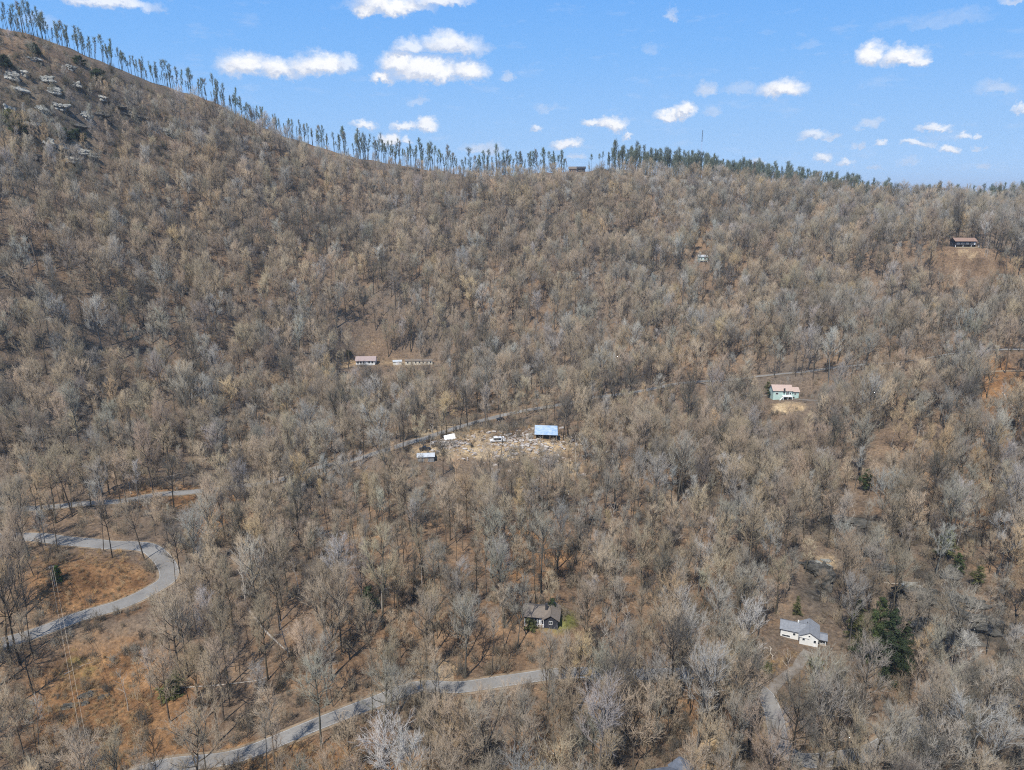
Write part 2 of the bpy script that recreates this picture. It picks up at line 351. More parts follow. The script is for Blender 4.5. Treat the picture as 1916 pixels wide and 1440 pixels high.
# keep the middle distance fairly fine too
xs = np.unique(np.concatenate([xs, np.arange(-900, -440, 9), np.arange(449, 1000, 9)])); ys = np.unique(np.concatenate([ys, np.arange(565, 1150, 7)]))
def thin(a):
    o = [a[0]]
    for v in a[1:]:
        if v-o[-1] > 1.6: o.append(v)
    return np.array(o)
xs = thin(xs); ys = thin(ys)
GX, GY = np.meshgrid(xs, ys); gx = GX.ravel(); gy = GY.ravel(); GZ = height(gx, gy)
nx, ny = len(xs), len(ys)
ii = np.arange(nx*ny).reshape(ny, nx)
quads = np.stack([ii[:-1,:-1], ii[:-1,1:], ii[1:,1:], ii[1:,:-1]], -1).reshape(-1, 4)
def fast_mesh(name, verts, faces, n):
    me = bpy.data.meshes.new(name); me.vertices.add(len(verts)); me.vertices.foreach_set('co', np.asarray(verts, np.float32).ravel())
    me.loops.add(len(faces)*n); me.loops.foreach_set('vertex_index', np.asarray(faces, np.int32).ravel())
    me.polygons.add(len(faces)); me.polygons.foreach_set('loop_start', np.arange(0, len(faces)*n, n, dtype=np.int32))
    me.update(calc_edges=True); return me
gm = fast_mesh('forest_floor', np.column_stack([gx, gy, GZ]), quads, 4)
gm.polygons.foreach_set('use_smooth', np.ones(len(quads), bool))
# ground cover zones: R straw/bare soil, G lawn, B dark brush and rock with rock shadow painted in, A brown-orange litter
ppx, ppy, pdep = project(gx, gy, GZ); ppx = np.where(pdep > 20, ppx, -9999)
zone = np.zeros((len(gx), 4))
def blob(ch, px, py, rx, ry, a=1.0):
    k = np.exp(-(((ppx-px)/rx)**2 + ((ppy-py)/ry)**2)**1.5); zone[:,ch] = np.maximum(zone[:,ch], a*k)
for b in [(0,850,810,90,20,.62),(0,920,840,120,24,.62),(0,1020,835,70,22,.66),(0,1060,880,40,26,.5),(0,800,845,40,16,.7),(0,1475,762,34,11,.85),(0,650,680,40,10,.6),(0,745,678,60,9,.4),(0,685,640,24,14,.3),
          (0,1340,1410,40,50,.8),(0,1350,1240,50,40,.7),(0,1250,325,130,7,.7),(0,1812,474,34,9,.5),(0,1900,535,30,8,.8),(0,1850,560,50,12,.6),(0,1545,1055,30,20,.6),(0,820,1250,35,20,.8),
          (1,1055,1160,34,22,.75),(1,1020,1175,40,18,.3),(1,150,1260,60,60,.3),(1,1060,475,10,4,0),(2,1530,1100,50,50,.6),(2,1600,980,110,20,.7),(2,1760,1080,70,36,.65),(2,1840,1180,110,40,.7),(2,1340,850,110,46,.85),(2,1700,1150,60,50,.8),(2,1440,920,70,40,.7),(2,1400,880,60,30,.7),(0,60,180,100,60,.35),(0,130,270,90,30,.4),(0,20,250,40,50,.4),(2,1720,600,20,25,.6),
          (2,850,455,80,14,.6),(2,40,320,50,20,.5),(2,200,230,90,60,.25),(2,1500,1230,30,10,.1),
          (3,170,1100,130,60,1),(3,215,1340,190,150,.9),(2,150,200,260,150,.42),(2,560,420,400,90,.25),(3,560,1440,260,60,.9),(3,330,930,130,26,.8),(3,1010,1410,60,60,1),(3,1890,740,60,50,1),(3,1860,690,40,30,.7),(3,1000,1040,120,80,.6),(3,690,1010,60,70,.5),(3,1880,960,90,70,.5),(3,1320,1330,90,50,.6),(3,420,980,90,40,.6),(3,900,1150,760,330,.32),(3,1350,950,500,150,.2),(3,1880,880,160,260,.4),(3,500,560,500,160,.2)]:
    blob(*b)
ca = gm.color_attributes.new('zone', 'FLOAT_COLOR', 'POINT'); ca.data.foreach_set('color', zone.astype(np.float32).ravel())
g = bpy.data.materials.new('leaf_litter'); g.use_nodes = True; t = g.node_tree; b = t.nodes['Principled BSDF']
b.inputs['Roughness'].default_value = 1; b.inputs['Specular IOR Level'].default_value = .05
tcg = t.nodes.new('ShaderNodeTexCoord')
def gnoise(scale, det=6, rough=.6, dist=0):
    n = t.nodes.new('ShaderNodeTexNoise'); n.inputs['Scale'].default_value = scale; n.inputs['Detail'].default_value = det
    n.inputs['Roughness'].default_value = rough; n.inputs['Distortion'].default_value = dist; t.links.new(tcg.outputs['Object'], n.inputs['Vector']); return n.outputs['Fac']
def gramp(src, stops):
    r = t.nodes.new('ShaderNodeValToRGB'); e = r.color_ramp.elements
    while len(e) < len(stops): e.new(.5)
    for i, (p_, c_) in enumerate(stops): e[i].position = p_; e[i].color = (*c_, 1)
    t.links.new(src, r.inputs[0]); return r.outputs[0]
def gmix(f, a_, b_, typ='MIX'):
    m = t.nodes.new('ShaderNodeMix'); m.data_type = 'RGBA'; m.blend_type = typ
    for s_, i in ((f, 0), (a_, 6), (b_, 7)):
        if isinstance(s_, (int, float)): m.inputs[i].default_value = s_
        elif isinstance(s_, tuple): m.inputs[i].default_value = (*s_, 1)
        else: t.links.new(s_, m.inputs[i])
    return m.outputs[2]
def gmath(op, a_, b_, c_=None, clamp=False):
    m = t.nodes.new('ShaderNodeMath'); m.operation = op; m.use_clamp = clamp
    for i, s_ in enumerate((a_, b_, c_)):
        if s_ is None: continue
        if isinstance(s_, (int, float)): m.inputs[i].default_value = s_
        else: t.links.new(s_, m.inputs[i])
    return m.outputs[0]
big = gnoise(.013, 4); mid = gnoise(.09, 7, .65); fine = gnoise(.9, 8, .75, .4)
base = gramp(mid, [(.3,(.115,.08,.053)),(.48,(.195,.13,.082)),(.62,(.27,.182,.112)),(.75,(.20,.15,.105))])
base = gmix(gmath('MULTIPLY_ADD', big, 3, -1.1, True), base, (.15,.125,.10))
att = t.nodes.new('ShaderNodeAttribute'); att.attribute_name = 'zone'; sp = t.nodes.new('ShaderNodeSeparateColor'); t.links.new(att.outputs['Color'], sp.inputs[0])
brk = gnoise(.22, 6, .7)
def zf(ch, lo=-.35): return gmath('MULTIPLY', gmath('ADD', gmath('MULTIPLY', ch, 1.7), gmath('MULTIPLY_ADD', brk, 1.6, -1.15)), 1.4, clamp=True)
base = gmix(zf(att.outputs['Alpha']), base, gramp(mid, [(.3,(.10,.056,.03)),(.46,(.215,.118,.058)),(.62,(.34,.195,.095)),(.78,(.22,.145,.085))]))
base = gmix(zf(sp.outputs[0]), base, gramp(mid, [(.3,(.32,.21,.12)),(.5,(.46,.34,.2)),(.7,(.58,.46,.3))]))
base = gmix(zf(sp.outputs[1]), base, gramp(mid, [(.3,(.10,.105,.03)),(.6,(.24,.23,.08))]))
base = gmix(zf(sp.outputs[2]), base, gramp(gnoise(.3,8,.8), [(.35,(.03,.028,.025)),(.6,(.12,.105,.085))]))
spk = gramp(fine, [(.3,(.30,.28,.27)),(.46,(.85,.85,.85)),(.56,(1.1,1.1,1.08)),(.72,(1.8,1.7,1.55))])
base = gmix(1.0, base, spk, 'MULTIPLY')
t.links.new(base, b.inputs['Base Color'])
bp = t.nodes.new('ShaderNodeBump'); bp.inputs['Strength'].default_value = .9; bp.inputs['Distance'].default_value = .5
t.links.new(gmath('ADD', fine, gmath('MULTIPLY', brk, 2)), bp.inputs['Height']); t.links.new(bp.outputs[0], b.inputs['Normal'])
gm.materials.append(g); go = bpy.data.objects.new('ground', gm); COL.objects.link(go); tag(go, 'leaf-littered forest floor rising to the ridge', None, kind='structure')

# roads
def strip(name, c, z, offs, zoff, mat, label, crown=.04):
    tng = np.gradient(c, axis=0); tng /= np.linalg.norm(tng, axis=1)[:,None]; nrm = np.column_stack([-tng[:,1], tng[:,0]])
    m = len(offs); V_ = np.concatenate([np.column_stack([c + nrm*o, z + zoff - abs(o)*crown*.5]) for o in offs]); n = len(c)
    fs = [(j*n+i, j*n+i+1, (j+1)*n+i+1, (j+1)*n+i) for j in range(m-1) for i in range(n-1)]
    fs = [f if offs[1] < offs[0] else tuple(reversed(f)) for f in fs]
    me = fast_mesh(name, V_, np.array(fs), 4); me.materials.append(mat); o = bpy.data.objects.new(name, me); COL.objects.link(o)
    tag(o, label, None, kind='structure'); return o
RL = {'lower_road':'winding paved road crossing the lower woods','upper_road':'paved road curving round the orange clearing','mountain_road':'narrow paved road running across the mid slope',
      'dirt_drive':'short dirt drive leaving the lower road','house_drive':'gravel drive up to the white house','green_house_drive':'gravel drive past the pale green house','side_road':'thin gravel side road on the far slope'}
for k, (c, z, hw) in roadpts.items():
    paved = k in ('lower_road','upper_road','mountain_road'); o = np.linspace(hw, -hw, 5)
    if paved:
        wob = .25*np.sin(np.arange(len(c))*.21)+.2*np.sin(np.arange(len(c))*.057)
        strip('road_shoulder', c, z, [hw+.8, hw, 0, -hw, -hw-.8], -.05, M['gravel'], 'sandy shoulder along the ' + RL[k])
        strip('road', c, z, o, 0, M['asphalt'], RL[k])
        if k != 'mountain_road':
            for s_ in (-1, 1): strip('road_marking', c, z, [s_*(hw-.22)+.07, s_*(hw-.22)-.07], .012, M['line'], 'faded edge line of the ' + RL[k])
    else: strip('driveway', c, z, o, -.07, M['dirt'] if k in ('dirt_drive','side_road') else M['drive'], RL[k])

# ------------------------------------------------------------------ tree kinds
class Seg:
    """collects tapering limbs; each is a prism of n sides (n=3 with a point = a twig)"""
    def __init__(s): s.a = []; s.b = []; s.ra = []; s.rb = []
    def add(s, a, b, ra, rb): s.a.append(a); s.b.append(b); s.ra.append(ra); s.rb.append(rb)
    def mesh(s, n, pointed=False):
        a = np.array(s.a); b = np.array(s.b); ra = np.array(s.ra)[:,None]; rb = np.array(s.rb)[:,None]
        d = b-a; d /= np.linalg.norm(d, axis=1)[:,None]+1e-9
        h = np.where(np.abs(d[:,2:3]) > .8, np.array([[1.,0,0]]), np.array([[0,0,1.]])); u = np.cross(d, h); u /= np.linalg.norm(u, axis=1)[:,None]; w = np.cross(d, u)
        m = len(a); ang = [2*math.pi*i/n for i in range(n)]
        ringa = np.stack([a+(u*math.cos(t)+w*math.sin(t))*ra for t in ang], 1)
        if pointed:
            V_ = np.concatenate([ringa, b[:,None,:]], 1).reshape(-1, 3); o = (np.arange(m)*(n+1))[:,None]
            f = np.concatenate([np.concatenate([o+i, o+(i+1)%n, o+n], 1)[:,None,:] for i in range(n)], 1).reshape(-1, 3); return V_, f
        ringb = np.stack([b+(u*math.cos(t)+w*math.sin(t))*rb for t in ang], 1)
        V_ = np.concatenate([ringa, ringb], 1).reshape(-1, 3); o = (np.arange(m)*2*n)[:,None]
        f = []
        for i in range(n):
            j = (i+1) % n; f.append(np.concatenate([o+i, o+j, o+n+j], 1)[:,None,:]); f.append(np.concatenate([o+i, o+n+j, o+n+i], 1)[:,None,:])
        return V_, np.concatenate(f, 1).reshape(-1, 3)
def nrm(v): return v/(np.linalg.norm(v)+1e-9)
def rot_off(rs, d, ang):
    h = np.array([0,0,1.]) if abs(d[2]) < .85 else np.array([1.,0,0]); u = nrm(np.cross(d, h)); w = np.cross(d, u); t = rs.uniform(0, 2*math.pi)
    return nrm(d*math.cos(ang) + (u*math.cos(t)+w*math.sin(t))*math.sin(ang))
UP = np.array([0,0,1.])
def grow_tree(seed, H=20, cr=4.6, clear=.38, limbs=12, n2=6, n3=4.8, n4=4.0, tw=.029, up=.15, spread=1.0, fork=False, r0=None, lean=0.0, twl=1.0, level3=True):
    rs = np.random.RandomState(seed); big = Seg(); mid_ = Seg(); tw_ = Seg(); r0 = r0 or H*.0125
    def limb(p, d, ln, r, nseg, upw, wob, sink):
        pts = [p]
        for i in range(nseg):
            d = nrm(d + UP*upw + rs.normal(0, wob, 3)); q = pts[-1]+d*ln/nseg
            sink.add(pts[-1], q, r*(1-i/nseg*.75), r*(1-(i+1)/nseg*.75)); pts.append(q)
        return pts, d
    stems = []
    top = H*.86; d0 = nrm(np.array([lean*math.cos(seed), lean*math.sin(seed), 1.]))
    if fork:
        fh = H*rs.uniform(.25,.4); pts, d = limb(np.zeros(3), d0, fh, r0, 3, 0, .02, big)
        for k in range(2 if rs.rand() < .6 else 3):
            t_ = k*2.4+rs.rand()*1.5; dd = nrm(np.array([math.cos(t_)*.38, math.sin(t_)*.38, 1])); p2, _ = limb(pts[-1], dd, (top-fh)*rs.uniform(.8,1), r0*.62, 6, .04, .05, big); stems.append((p2, fh, .0, r0*.62))
    else:
        pts, d = limb(np.zeros(3), d0, top, r0, 8, .02, .035, big); stems.append((pts, 0, clear/.86, r0))
    for (pts, fh, c0, rr) in stems:
        P_ = np.array(pts); nn = len(P_)-1; k_l = max(4, int(limbs/len(stems)*(1.15 if len(stems) > 1 else 1)))
        for k in range(k_l+1):
            t = c0+(1-c0)*((k+.3*rs.rand())/k_l); t = min(t, 1.0); f = t*nn; i = min(int(f), nn-1); p = P_[i]+(P_[i+1]-P_[i])*(f-i)
            rel = (t-c0)/(1-c0+1e-6); prof = (.62+.38*math.sin(min(1, rel*1.5+.15)*math.pi/2))*(1-.45*rel**2.5); ln = cr*prof*rs.uniform(.75,1.2)*(1.0 if len(stems) == 1 else .8)
            th = k*2.399+rs.uniform(-.5,.5); inc = R(68-42*rel)*spread*rs.uniform(.85,1.1); d = np.array([math.cos(th)*math.sin(inc), math.sin(th)*math.sin(inc), math.cos(inc)])
            lp, ld = limb(p, d, ln*1.12, rr*(1-.75*t)*.5+.035, 4, up, .10, big)
            m2 = int(n2+rs.rand())
            for j in range(m2):
                s_ = .22+.78*(j+rs.rand()*.6)/m2; s_ = min(s_, 1); f2 = s_*(len(lp)-1); i2 = min(int(f2), len(lp)-2); p2 = lp[i2]+(lp[i2+1]-lp[i2])*(f2-i2)
                d2 = rot_off(rs, nrm(lp[i2+1]-lp[i2]), R(rs.uniform(24,46))); d2 = nrm(d2+UP*.22); l2 = ln*rs.uniform(.38,.58)*(1.1-.4*s_)
                bp, bd = limb(p2, d2, l2, .035+.012*ln/4, 3 if level3 else 2, up*.9, .12, mid_)
                m3 = int(n3+rs.rand())
                for q in range(m3):
                    s3 = .2+.8*(q+rs.rand()*.7)/m3; s3 = min(s3, 1); f3 = s3*(len(bp)-1); i3 = min(int(f3), len(bp)-2); p3 = bp[i3]+(bp[i3+1]-bp[i3])*(f3-i3)
                    d3 = nrm(rot_off(rs, nrm(bp[i3+1]-bp[i3]), R(rs.uniform(16,40)))+UP*.14)
                    l3 = rs.uniform(1.0,2.0)*twl
                    if level3:
                        e3 = p3+d3*l3; tw_.add(p3, e3, tw*.75, 0)
                        for z_ in range(int(n4+rs.rand())):
                            s4 = rs.uniform(.15,1); p4 = p3+(e3-p3)*s4; d4 = nrm(rot_off(rs, d3, R(rs.uniform(14,36)))+UP*.1); tw_.add(p4, p4+d4*rs.uniform(.6,1.3)*twl, tw*.65, 0)
                    else:
                        for z_ in range(int(n4+rs.rand())):
                            d4 = nrm(rot_off(rs, d3, R(rs.uniform(5,45)))+UP*.1); o_ = rs.normal(0,.25,3); tw_.add(p3+o_, p3+o_+d4*l3*rs.uniform(.8,1.5), tw, 0)
    return big, mid_, tw_
def parts_mesh(name, parts, mats):
    V_ = []; Fc = []; mi = []; o = 0
    for (vf, k) in parts:
        v, f = vf; V_.append(v); Fc.append(f+o); mi.append(np.full(len(f), k)); o += len(v)
    me = fast_mesh(name, np.concatenate(V_), np.concatenate(Fc), 3)
    for m in mats: me.materials.append(m)
    me.polygons.foreach_set('material_index', np.concatenate(mi).astype(np.int32)); me.update(); return me
def hi_meshes(name, twigmat='twig', barkmat='bark', **k):
    a, b_, c = grow_tree(**k)
    tm = parts_mesh('trunk', [(a.mesh(5), 0)], [M[barkmat]]); cm = parts_mesh('crown', [(b_.mesh(3), 0), (c.mesh(3, True), 0)], [M[twigmat]])
    jm = parts_mesh(name, [(a.mesh(5), 0), (b_.mesh(3), 1), (c.mesh(3, True), 1)], [M[barkmat], M[twigmat]]); return tm, cm, jm
def lo_mesh(name, twigmat='twig', barkmat='bark', **k):
    a, b_, c = grow_tree(level3=False, **k)
    return parts_mesh(name, [(a.mesh(3), 0), (b_.mesh(3, True), 1), (c.mesh(3, True), 1)], [M[barkmat], M[twigmat]])
HI = [dict(seed=1, H=20, cr=6.0), dict(seed=2, H=22, cr=5.4, clear=.45), dict(seed=3, H=18, cr=6.2, clear=.3, fork=True), dict(seed=4, H=21, cr=5.0, clear=.5),
      dict(seed=5, H=19, cr=5.8, clear=.35, spread=.85, up=.25), dict(seed=6, H=23, cr=6.2, clear=.42, fork=True), dict(seed=7, H=17, cr=5.0, clear=.33, spread=.8, up=.25),
      dict(seed=8, H=21, cr=6.8, clear=.4, limbs=14, lean=.05), dict(seed=9, H=19, cr=2.4, clear=.5, limbs=9, n2=4, n3=3.5, r0=.15), dict(seed=10, H=15, cr=2.6, clear=.35, limbs=9, n2=4, r0=.13),
      dict(seed=11, H=17, cr=1.9, clear=.55, limbs=7, n2=3.5, n3=3, r0=.13, lean=.08)]
HIM = [hi_meshes('bare_tree_shape', **k) for k in HI]
DEAD = [hi_meshes('dead_tree_shape', 'dead', 'dead', seed=40+i, H=h, cr=c, clear=.45, limbs=7, n2=2.2, n3=.8, n4=0.2, tw=.05, r0=.2, up=.05, lean=.05) for i, (h, c) in enumerate([(18,3.2),(15,2.4),(20,2.8)])]
def ridge_kind(seed, H, cr, limbs=13, clear=.3, n2=4.5):
    return dict(seed=seed, H=H, cr=cr, clear=clear, limbs=limbs, n2=n2, n3=3.2, n4=4, tw=.085, twl=.9, up=.22, spread=.8, r0=.24, lean=.03)
RID = [hi_meshes('ridge_tree_shape', **ridge_kind(*a)) for a in [(60,22,2.6,9,.5,3.5),(61,25,3.2,10,.55,4),(62,18,1.8,7,.45,3),(63,23,3.6,10,.6,4.5),(64,20,1.5,9,.3,3),(65,24,2.4,16,.25,4),(66,21,3.4,6,.66,4)]]
def shrub_mesh(name, seed, h, r, n, tw):
    rs = np.random.RandomState(seed); s = Seg(); q = Seg()
    for i in range(n):
        t_ = rs.uniform(0, 6.28); inc = abs(rs.normal(0, .5)); b0 = np.array([rs.normal(0, r*.25), rs.normal(0, r*.25), 0]); d = np.array([math.cos(t_)*math.sin(inc), math.sin(t_)*math.sin(inc), math.cos(inc)])
        l = h*rs.uniform(.5,1); e = b0+d*l; s.add(b0, e, tw*1.1, 0)
        for k in range(5):
            p = b0+(e-b0)*rs.uniform(.3,1); dd = nrm(rot_off(rs, d, R(rs.uniform(20,50)))); q.add(p, p+dd*l*rs.uniform(.2,.42), tw*.8, 0)
    return parts_mesh(name, [(s.mesh(3, True), 0), (q.mesh(3, True), 0)], [M['twig']])
SHR = [shrub_mesh('brush_shape', 80, 2.6, 2, 26, .035), shrub_mesh('brush_shape', 81, 3.6, 2.4, 34, .04), shrub_mesh('brush_shape', 82, 1.6, 2.6, 30, .04), shrub_mesh('brush_shape', 83, 5, 2, 18, .045)]
def conifer_parts(seed, H, r, bare=.08, dens=1.0, droop=-.15, lump=.25):
    """needled boughs in uneven whorls: every clump is many small leaf-sized blades"""
    rs = np.random.RandomState(seed); tr = Seg(); nd_ = Seg(); z = 0
    tr.add(np.zeros(3), np.array([0,0,H*.55]), H*.016, H*.009); tr.add(np.array([0,0,H*.55]), np.array([0,0,H*.98]), H*.009, .02)
    zz = H*bare
    while zz < H*.98:
        rel = (zz/H-bare)/(1-bare); rad = r*(1-rel)**.8*rs.uniform(1-lump, 1+lump)+.2
        for k in range(rs.randint(4,7)):
            if rs.rand() < .12: continue
            t_ = rs.uniform(0, 6.28); l = rad*rs.uniform(.6,1.15); d = nrm(np.array([math.cos(t_), math.sin(t_), droop+.35*rel+rs.normal(0,.08)])); p = np.array([0,0,zz+rs.uniform(-.3,.3)]); tr.add(p, p+d*l*.8, .05, .015)
            for j in range(int((14+l*16)*dens)):
                s_ = rs.uniform(.2,1)**.8; c = p+d*l*s_+rs.normal(0,.13+.1*l*(1-s_*.4),3)*np.array([1,1,.6]); dd = nrm(d+rs.normal(0,.7,3)); ln = rs.uniform(.3,.62); nd_.add(c, c+dd*ln, .085, 0)
        zz += rs.uniform(.5,.9)*max(.7, H/14)
    return tr, nd_
def con_meshes(name, *a, **k):
    tr, nd_ = conifer_parts(*a, **k); t1 = parts_mesh('trunk', [(tr.mesh(5), 0)], [M['bark']]); c1 = parts_mesh('crown', [(nd_.mesh(3, True), 0)], [M['needle']])
    return t1, c1, parts_mesh(name, [(tr.mesh(4), 0), (nd_.mesh(3, True), 1)], [M['bark'], M['needle']])
CON = {'pine': con_meshes('pine_shape', 101, 11, 3.4, .28, 1.0, .05, .45), 'hemlock': con_meshes('hemlock_shape', 102, 16, 4.0, .05, 1.2, -.25, .3), 'young': con_meshes('young_shape', 103, 5, 1.7, .02, 1.3, .1, .2),
       'spire': con_meshes('spire_shape', 104, 16, 3.0, .05, .8, -.1, .15), 'bush': con_meshes('bush_shape', 105, 3.4, 2.8, .0, 1.8, .25, .4)}

# ------------------------------------------------------------------ what must stay in view: (x0,y0,x1,y1 in photo pixels, share of crowns left standing in front)
SITE_KEEP = [(1452,1150,1545,1215,'white_house',.0),(1446,706,1494,742,'green_house',.0),(1440,738,1520,768,'green_house',.1),(662,654,706,684,'pink_house',.0),(640,660,662,690,'pink_house',.2),(715,662,820,684,'mobile_home',.22),
        (1784,436,1830,462,'hill_house',.0),(1215,1428,1310,1440,'slate_house',.3),(1294,474,1322,492,'pale_cabin',.1),
        (995,798,1044,820,'tarp',.05),(820,808,1060,842,'debris',.42),(780,826,812,866,'shed',.1),(1066,308,1094,322,'ridge_house',.0)]
KEEP = [(x0,y0,x1,y1,float(np.hypot(SITE[s][0],SITE[s][1])),p) for (x0,y0,x1,y1,s,p) in SITE_KEEP]
def road_keep(k, x0, x1, p):
    c, z, hw = roadpts[k]; X_, Y_, D_ = project(c[:,0], c[:,1], z)
    for i in range(0, len(c), 2):
        if x0 <= X_[i] <= x1:
            w_ = max(5, F*hw/D_[i]); h_ = max(2, w_*.35); KEEP.append((X_[i]-w_*.4, Y_[i]-h_, X_[i]+w_*.4, Y_[i]+h_, float(np.hypot(*c[i])), p))
road_keep('upper_road', 75, 235, .0); road_keep('upper_road', 235, 320, .42); road_keep('upper_road', 85, 262, .6)
road_keep('lower_road', 300, 700, .34); road_keep('lower_road', 700, 1000, .7); road_keep('lower_road', 1100, 1290, .7); road_keep('lower_road', 1405, 1450, .45); road_keep('lower_road', 1590, 1690, .5); KEEP.append((978,1148,1036,1168,float(np.hypot(SITE['dark_house'][0],SITE['dark_house'][1])),.4)); 
road_keep('mountain_road', 765, 925, .04); road_keep('mountain_road', 225, 372, .18); road_keep('mountain_road', 680, 765, .3); road_keep('mountain_road', 925, 1100, .4); road_keep('mountain_road', 1100, 1300, .35); road_keep('mountain_road', 1420, 1600, .3); road_keep('side_road', 1840, 1916, .1); road_keep('mountain_road', 470, 680, .9)
for a in [(86,1050,125,1092,205.,0.),(60,1110,200,1150,190.,.25),(296,1262,346,1306,160.,.1),(672,1098,702,1142,205.,.3),(1598,868,1640,922,300.,.15),(1735,985,1800,1090,240.,.25),(1515,1040,1560,1095,225.,.2),(1480,1120,1500,1148,205.,.2),(1600,1150,1700,1260,190.,.35),
          (470,1140,545,1222,180.,.3),(150,1210,300,1440,130.,.35),(180,230,120,60,600.,1)]: KEEP.append(a)
KEEP = np.array(KEEP)
# thinner or emptier ground: (px, py, rx, ry, share removed)
THIN = [(170,1095,115,42,.8),(175,1000,100,25,.5),(165,1330,100,150,.97),(215,1400,60,80,.8),(120,1190,60,40,.9),(320,940,60,30,.6),(600,1420,240,34,.25),(930,835,120,26,.85),(1335,1425,36,26,.75),(1350,1235,44,16,.55),(1490,1218,30,12,.4),(830,1250,25,22,.8),
        (870,790,60,16,.75),(680,650,60,20,.7),(745,680,90,10,.8),(1470,762,60,16,.7),(1806,478,45,16,.8),(1890,740,40,30,.5),(1870,560,60,25,.65),(1610,1090,130,30,.45),(1760,1120,120,60,.5),(1540,1060,40,30,.7),(1055,1165,30,20,.85),(840,460,60,16,.5),
        (100,210,120,90,.25),(60,330,60,30,.6),(240,690,60,20,.5),(1000,1040,70,40,.2),(1400,1140,60,50,.4),(1080,325,60,10,.95),(1230,332,110,6,.5),(1310,500,40,14,.5),(1720,600,30,25,.6),(560,1150,50,40,.2)]
rs = np.random.RandomState(11)
def zone_frac(px, py, lst):
    k = np.zeros(len(px))
    for (x, y, rx, ry, a) in lst: k = np.maximum(k, a*(((px-x)/rx)**2+((py-y)/ry)**2 < 1))
    return k
def field(x, y, s, ph):   # smooth patchiness in the world, 0..1
    v = np.sin(x/s+ph)*np.sin(y/s*1.2+ph*2)+.6*np.sin(x/s*2.3-y/s*1.7+ph*3)+.4*np.sin(x/s*4.1+y/s*3.7+ph)
    return np.clip(v/3.2+.5, 0, 1)
# jittered grid
sp_ = 6.3
gxx, gyy = np.meshgrid(np.arange(-760, 860, sp_), np.arange(84, 1120, sp_)); X = gxx.ravel()+rs.uniform(-.48,.48,gxx.size)*sp_; Y = gyy.ravel()+rs.uniform(-.48,.48,gxx.size)*sp_
ex = []
_c, _z, _h = roadpts['lower_road']; _px, _py, _dp = project(_c[:,0], _c[:,1], _z); _t = np.gradient(_c, axis=0); _t /= np.linalg.norm(_t, axis=1)[:,None]
for i in range(0, len(_c), 2):
    if 1000 < _px[i] < 1960:
      for _r in range(3 if _px[i] > 1250 else 2):
        o_ = _h+rs.uniform(.9, 7)+7*_r; nn_ = np.array([-_t[i,1], _t[i,0]]); nn_ = nn_*(-1 if nn_[1] > 0 else 1); ex.append(_c[i]+nn_*o_)
hx_, hy_, _hz = SITE['dark_house']
for dx_, dy_ in ((-6.5,-7),(2.5,-12),(6.5,-7)): ex.append(np.array([hx_+dx_+rs.uniform(-.6,.6), hy_+dy_+rs.uniform(-.6,.6)]))
EX = np.array(ex); X = np.concatenate([X, EX[:,0]]); Y = np.concatenate([Y, EX[:,1]])
ok = np.abs(X) < Y*.80+40; X = X[ok]; Y = Y[ok]; Z = height(X, Y); PXX, PYY, DEP = project(X, Y, Z)
# distance of the ridge line in each direction
RP = np.array([gd(*a) for a in RIDGE]); RAZ = np.arctan2(RP[:,0], RP[:,1]); RD = np.hypot(RP[:,0], RP[:,1])
AZ = np.arctan2(X, Y); rd = np.interp(AZ, RAZ, RD); D = np.hypot(X, Y)
size = rs.uniform(.78, 1.15, len(X))*np.interp(D, [120,180,420,700,1000], [1.2,1.1,1.22,1.25,1.15]); _u = rs.rand(len(X)); size *= np.where(_u < .12, .55, np.where(_u < .32, .78, 1))
to_ridge = rd-D
left_bare = np.interp(PXX, [0,300,700,1150,1220,1500,1916], [1,1,1.0,1.0,.85,.7,.6])      # how open the crest is
near_crest = np.clip(1-to_ridge/np.interp(PXX,[0,500,650,1140,1200],[28,40,105,110,75]), 0, 1)*left_bare
top_tree = (PXX > -90) & (PXX < 2010) & (PYY < 1660) & (D < rd+30) & (to_ridge > -30)
keep = top_tree.copy()
keep &= rs.rand(len(X)) > zone_frac(PXX, PYY, THIN)
keep &= (rs.rand(len(X)) > near_crest*1.0) & (to_ridge > -4)
keep &= rs.rand(len(X)) > np.interp(D, [130,260,420], [.0,.06,.18])+.35*(field(X, Y, 23, 1.0) < .33)
rdist, _ = road_near(X, Y); keep &= rdist > .8
for (ax, ay, r, _z) in PADS: keep &= np.hypot(X-ax, Y-ay) > r*.72
for k in ('shed','tarp'): keep &= np.hypot(X-SITE[k][0], Y-SITE[k][1]) > 7
size = size*(1-.6*near_crest)
size *= np.where(PXX < 330, np.interp(PYY, [60,230,420], [.45,.62,1]), 1)
# crowns that would stand in front of something the photograph shows
hT = 20*size; cW = 4.4*size
tx, ty, td = project(X, Y, Z+hT); bx, by, bd = project(X, Y, Z+hT*.35); wpx = F*cW/td
for kx0, ky0, kx1, ky1, kd, kp in KEEP:
    hitm = keep & (D < kd-1) & (tx+wpx*.8 > kx0) & (tx-wpx*.8 < kx1) & (ty < ky1) & (by > ky0)
    if hitm.any():
        h_ = (np.sin(X*12.9898+Y*78.233)*43758.5453) % 1.0; keep &= ~(hitm & (h_ >= kp))
X, Y, Z, PXX, PYY, D, size, AZ, near_crest, to_ridge = [a[keep] for a in (X, Y, Z, PXX, PYY, D, size, AZ, near_crest, to_ridge)]
nT = len(X); print('trees', nT)
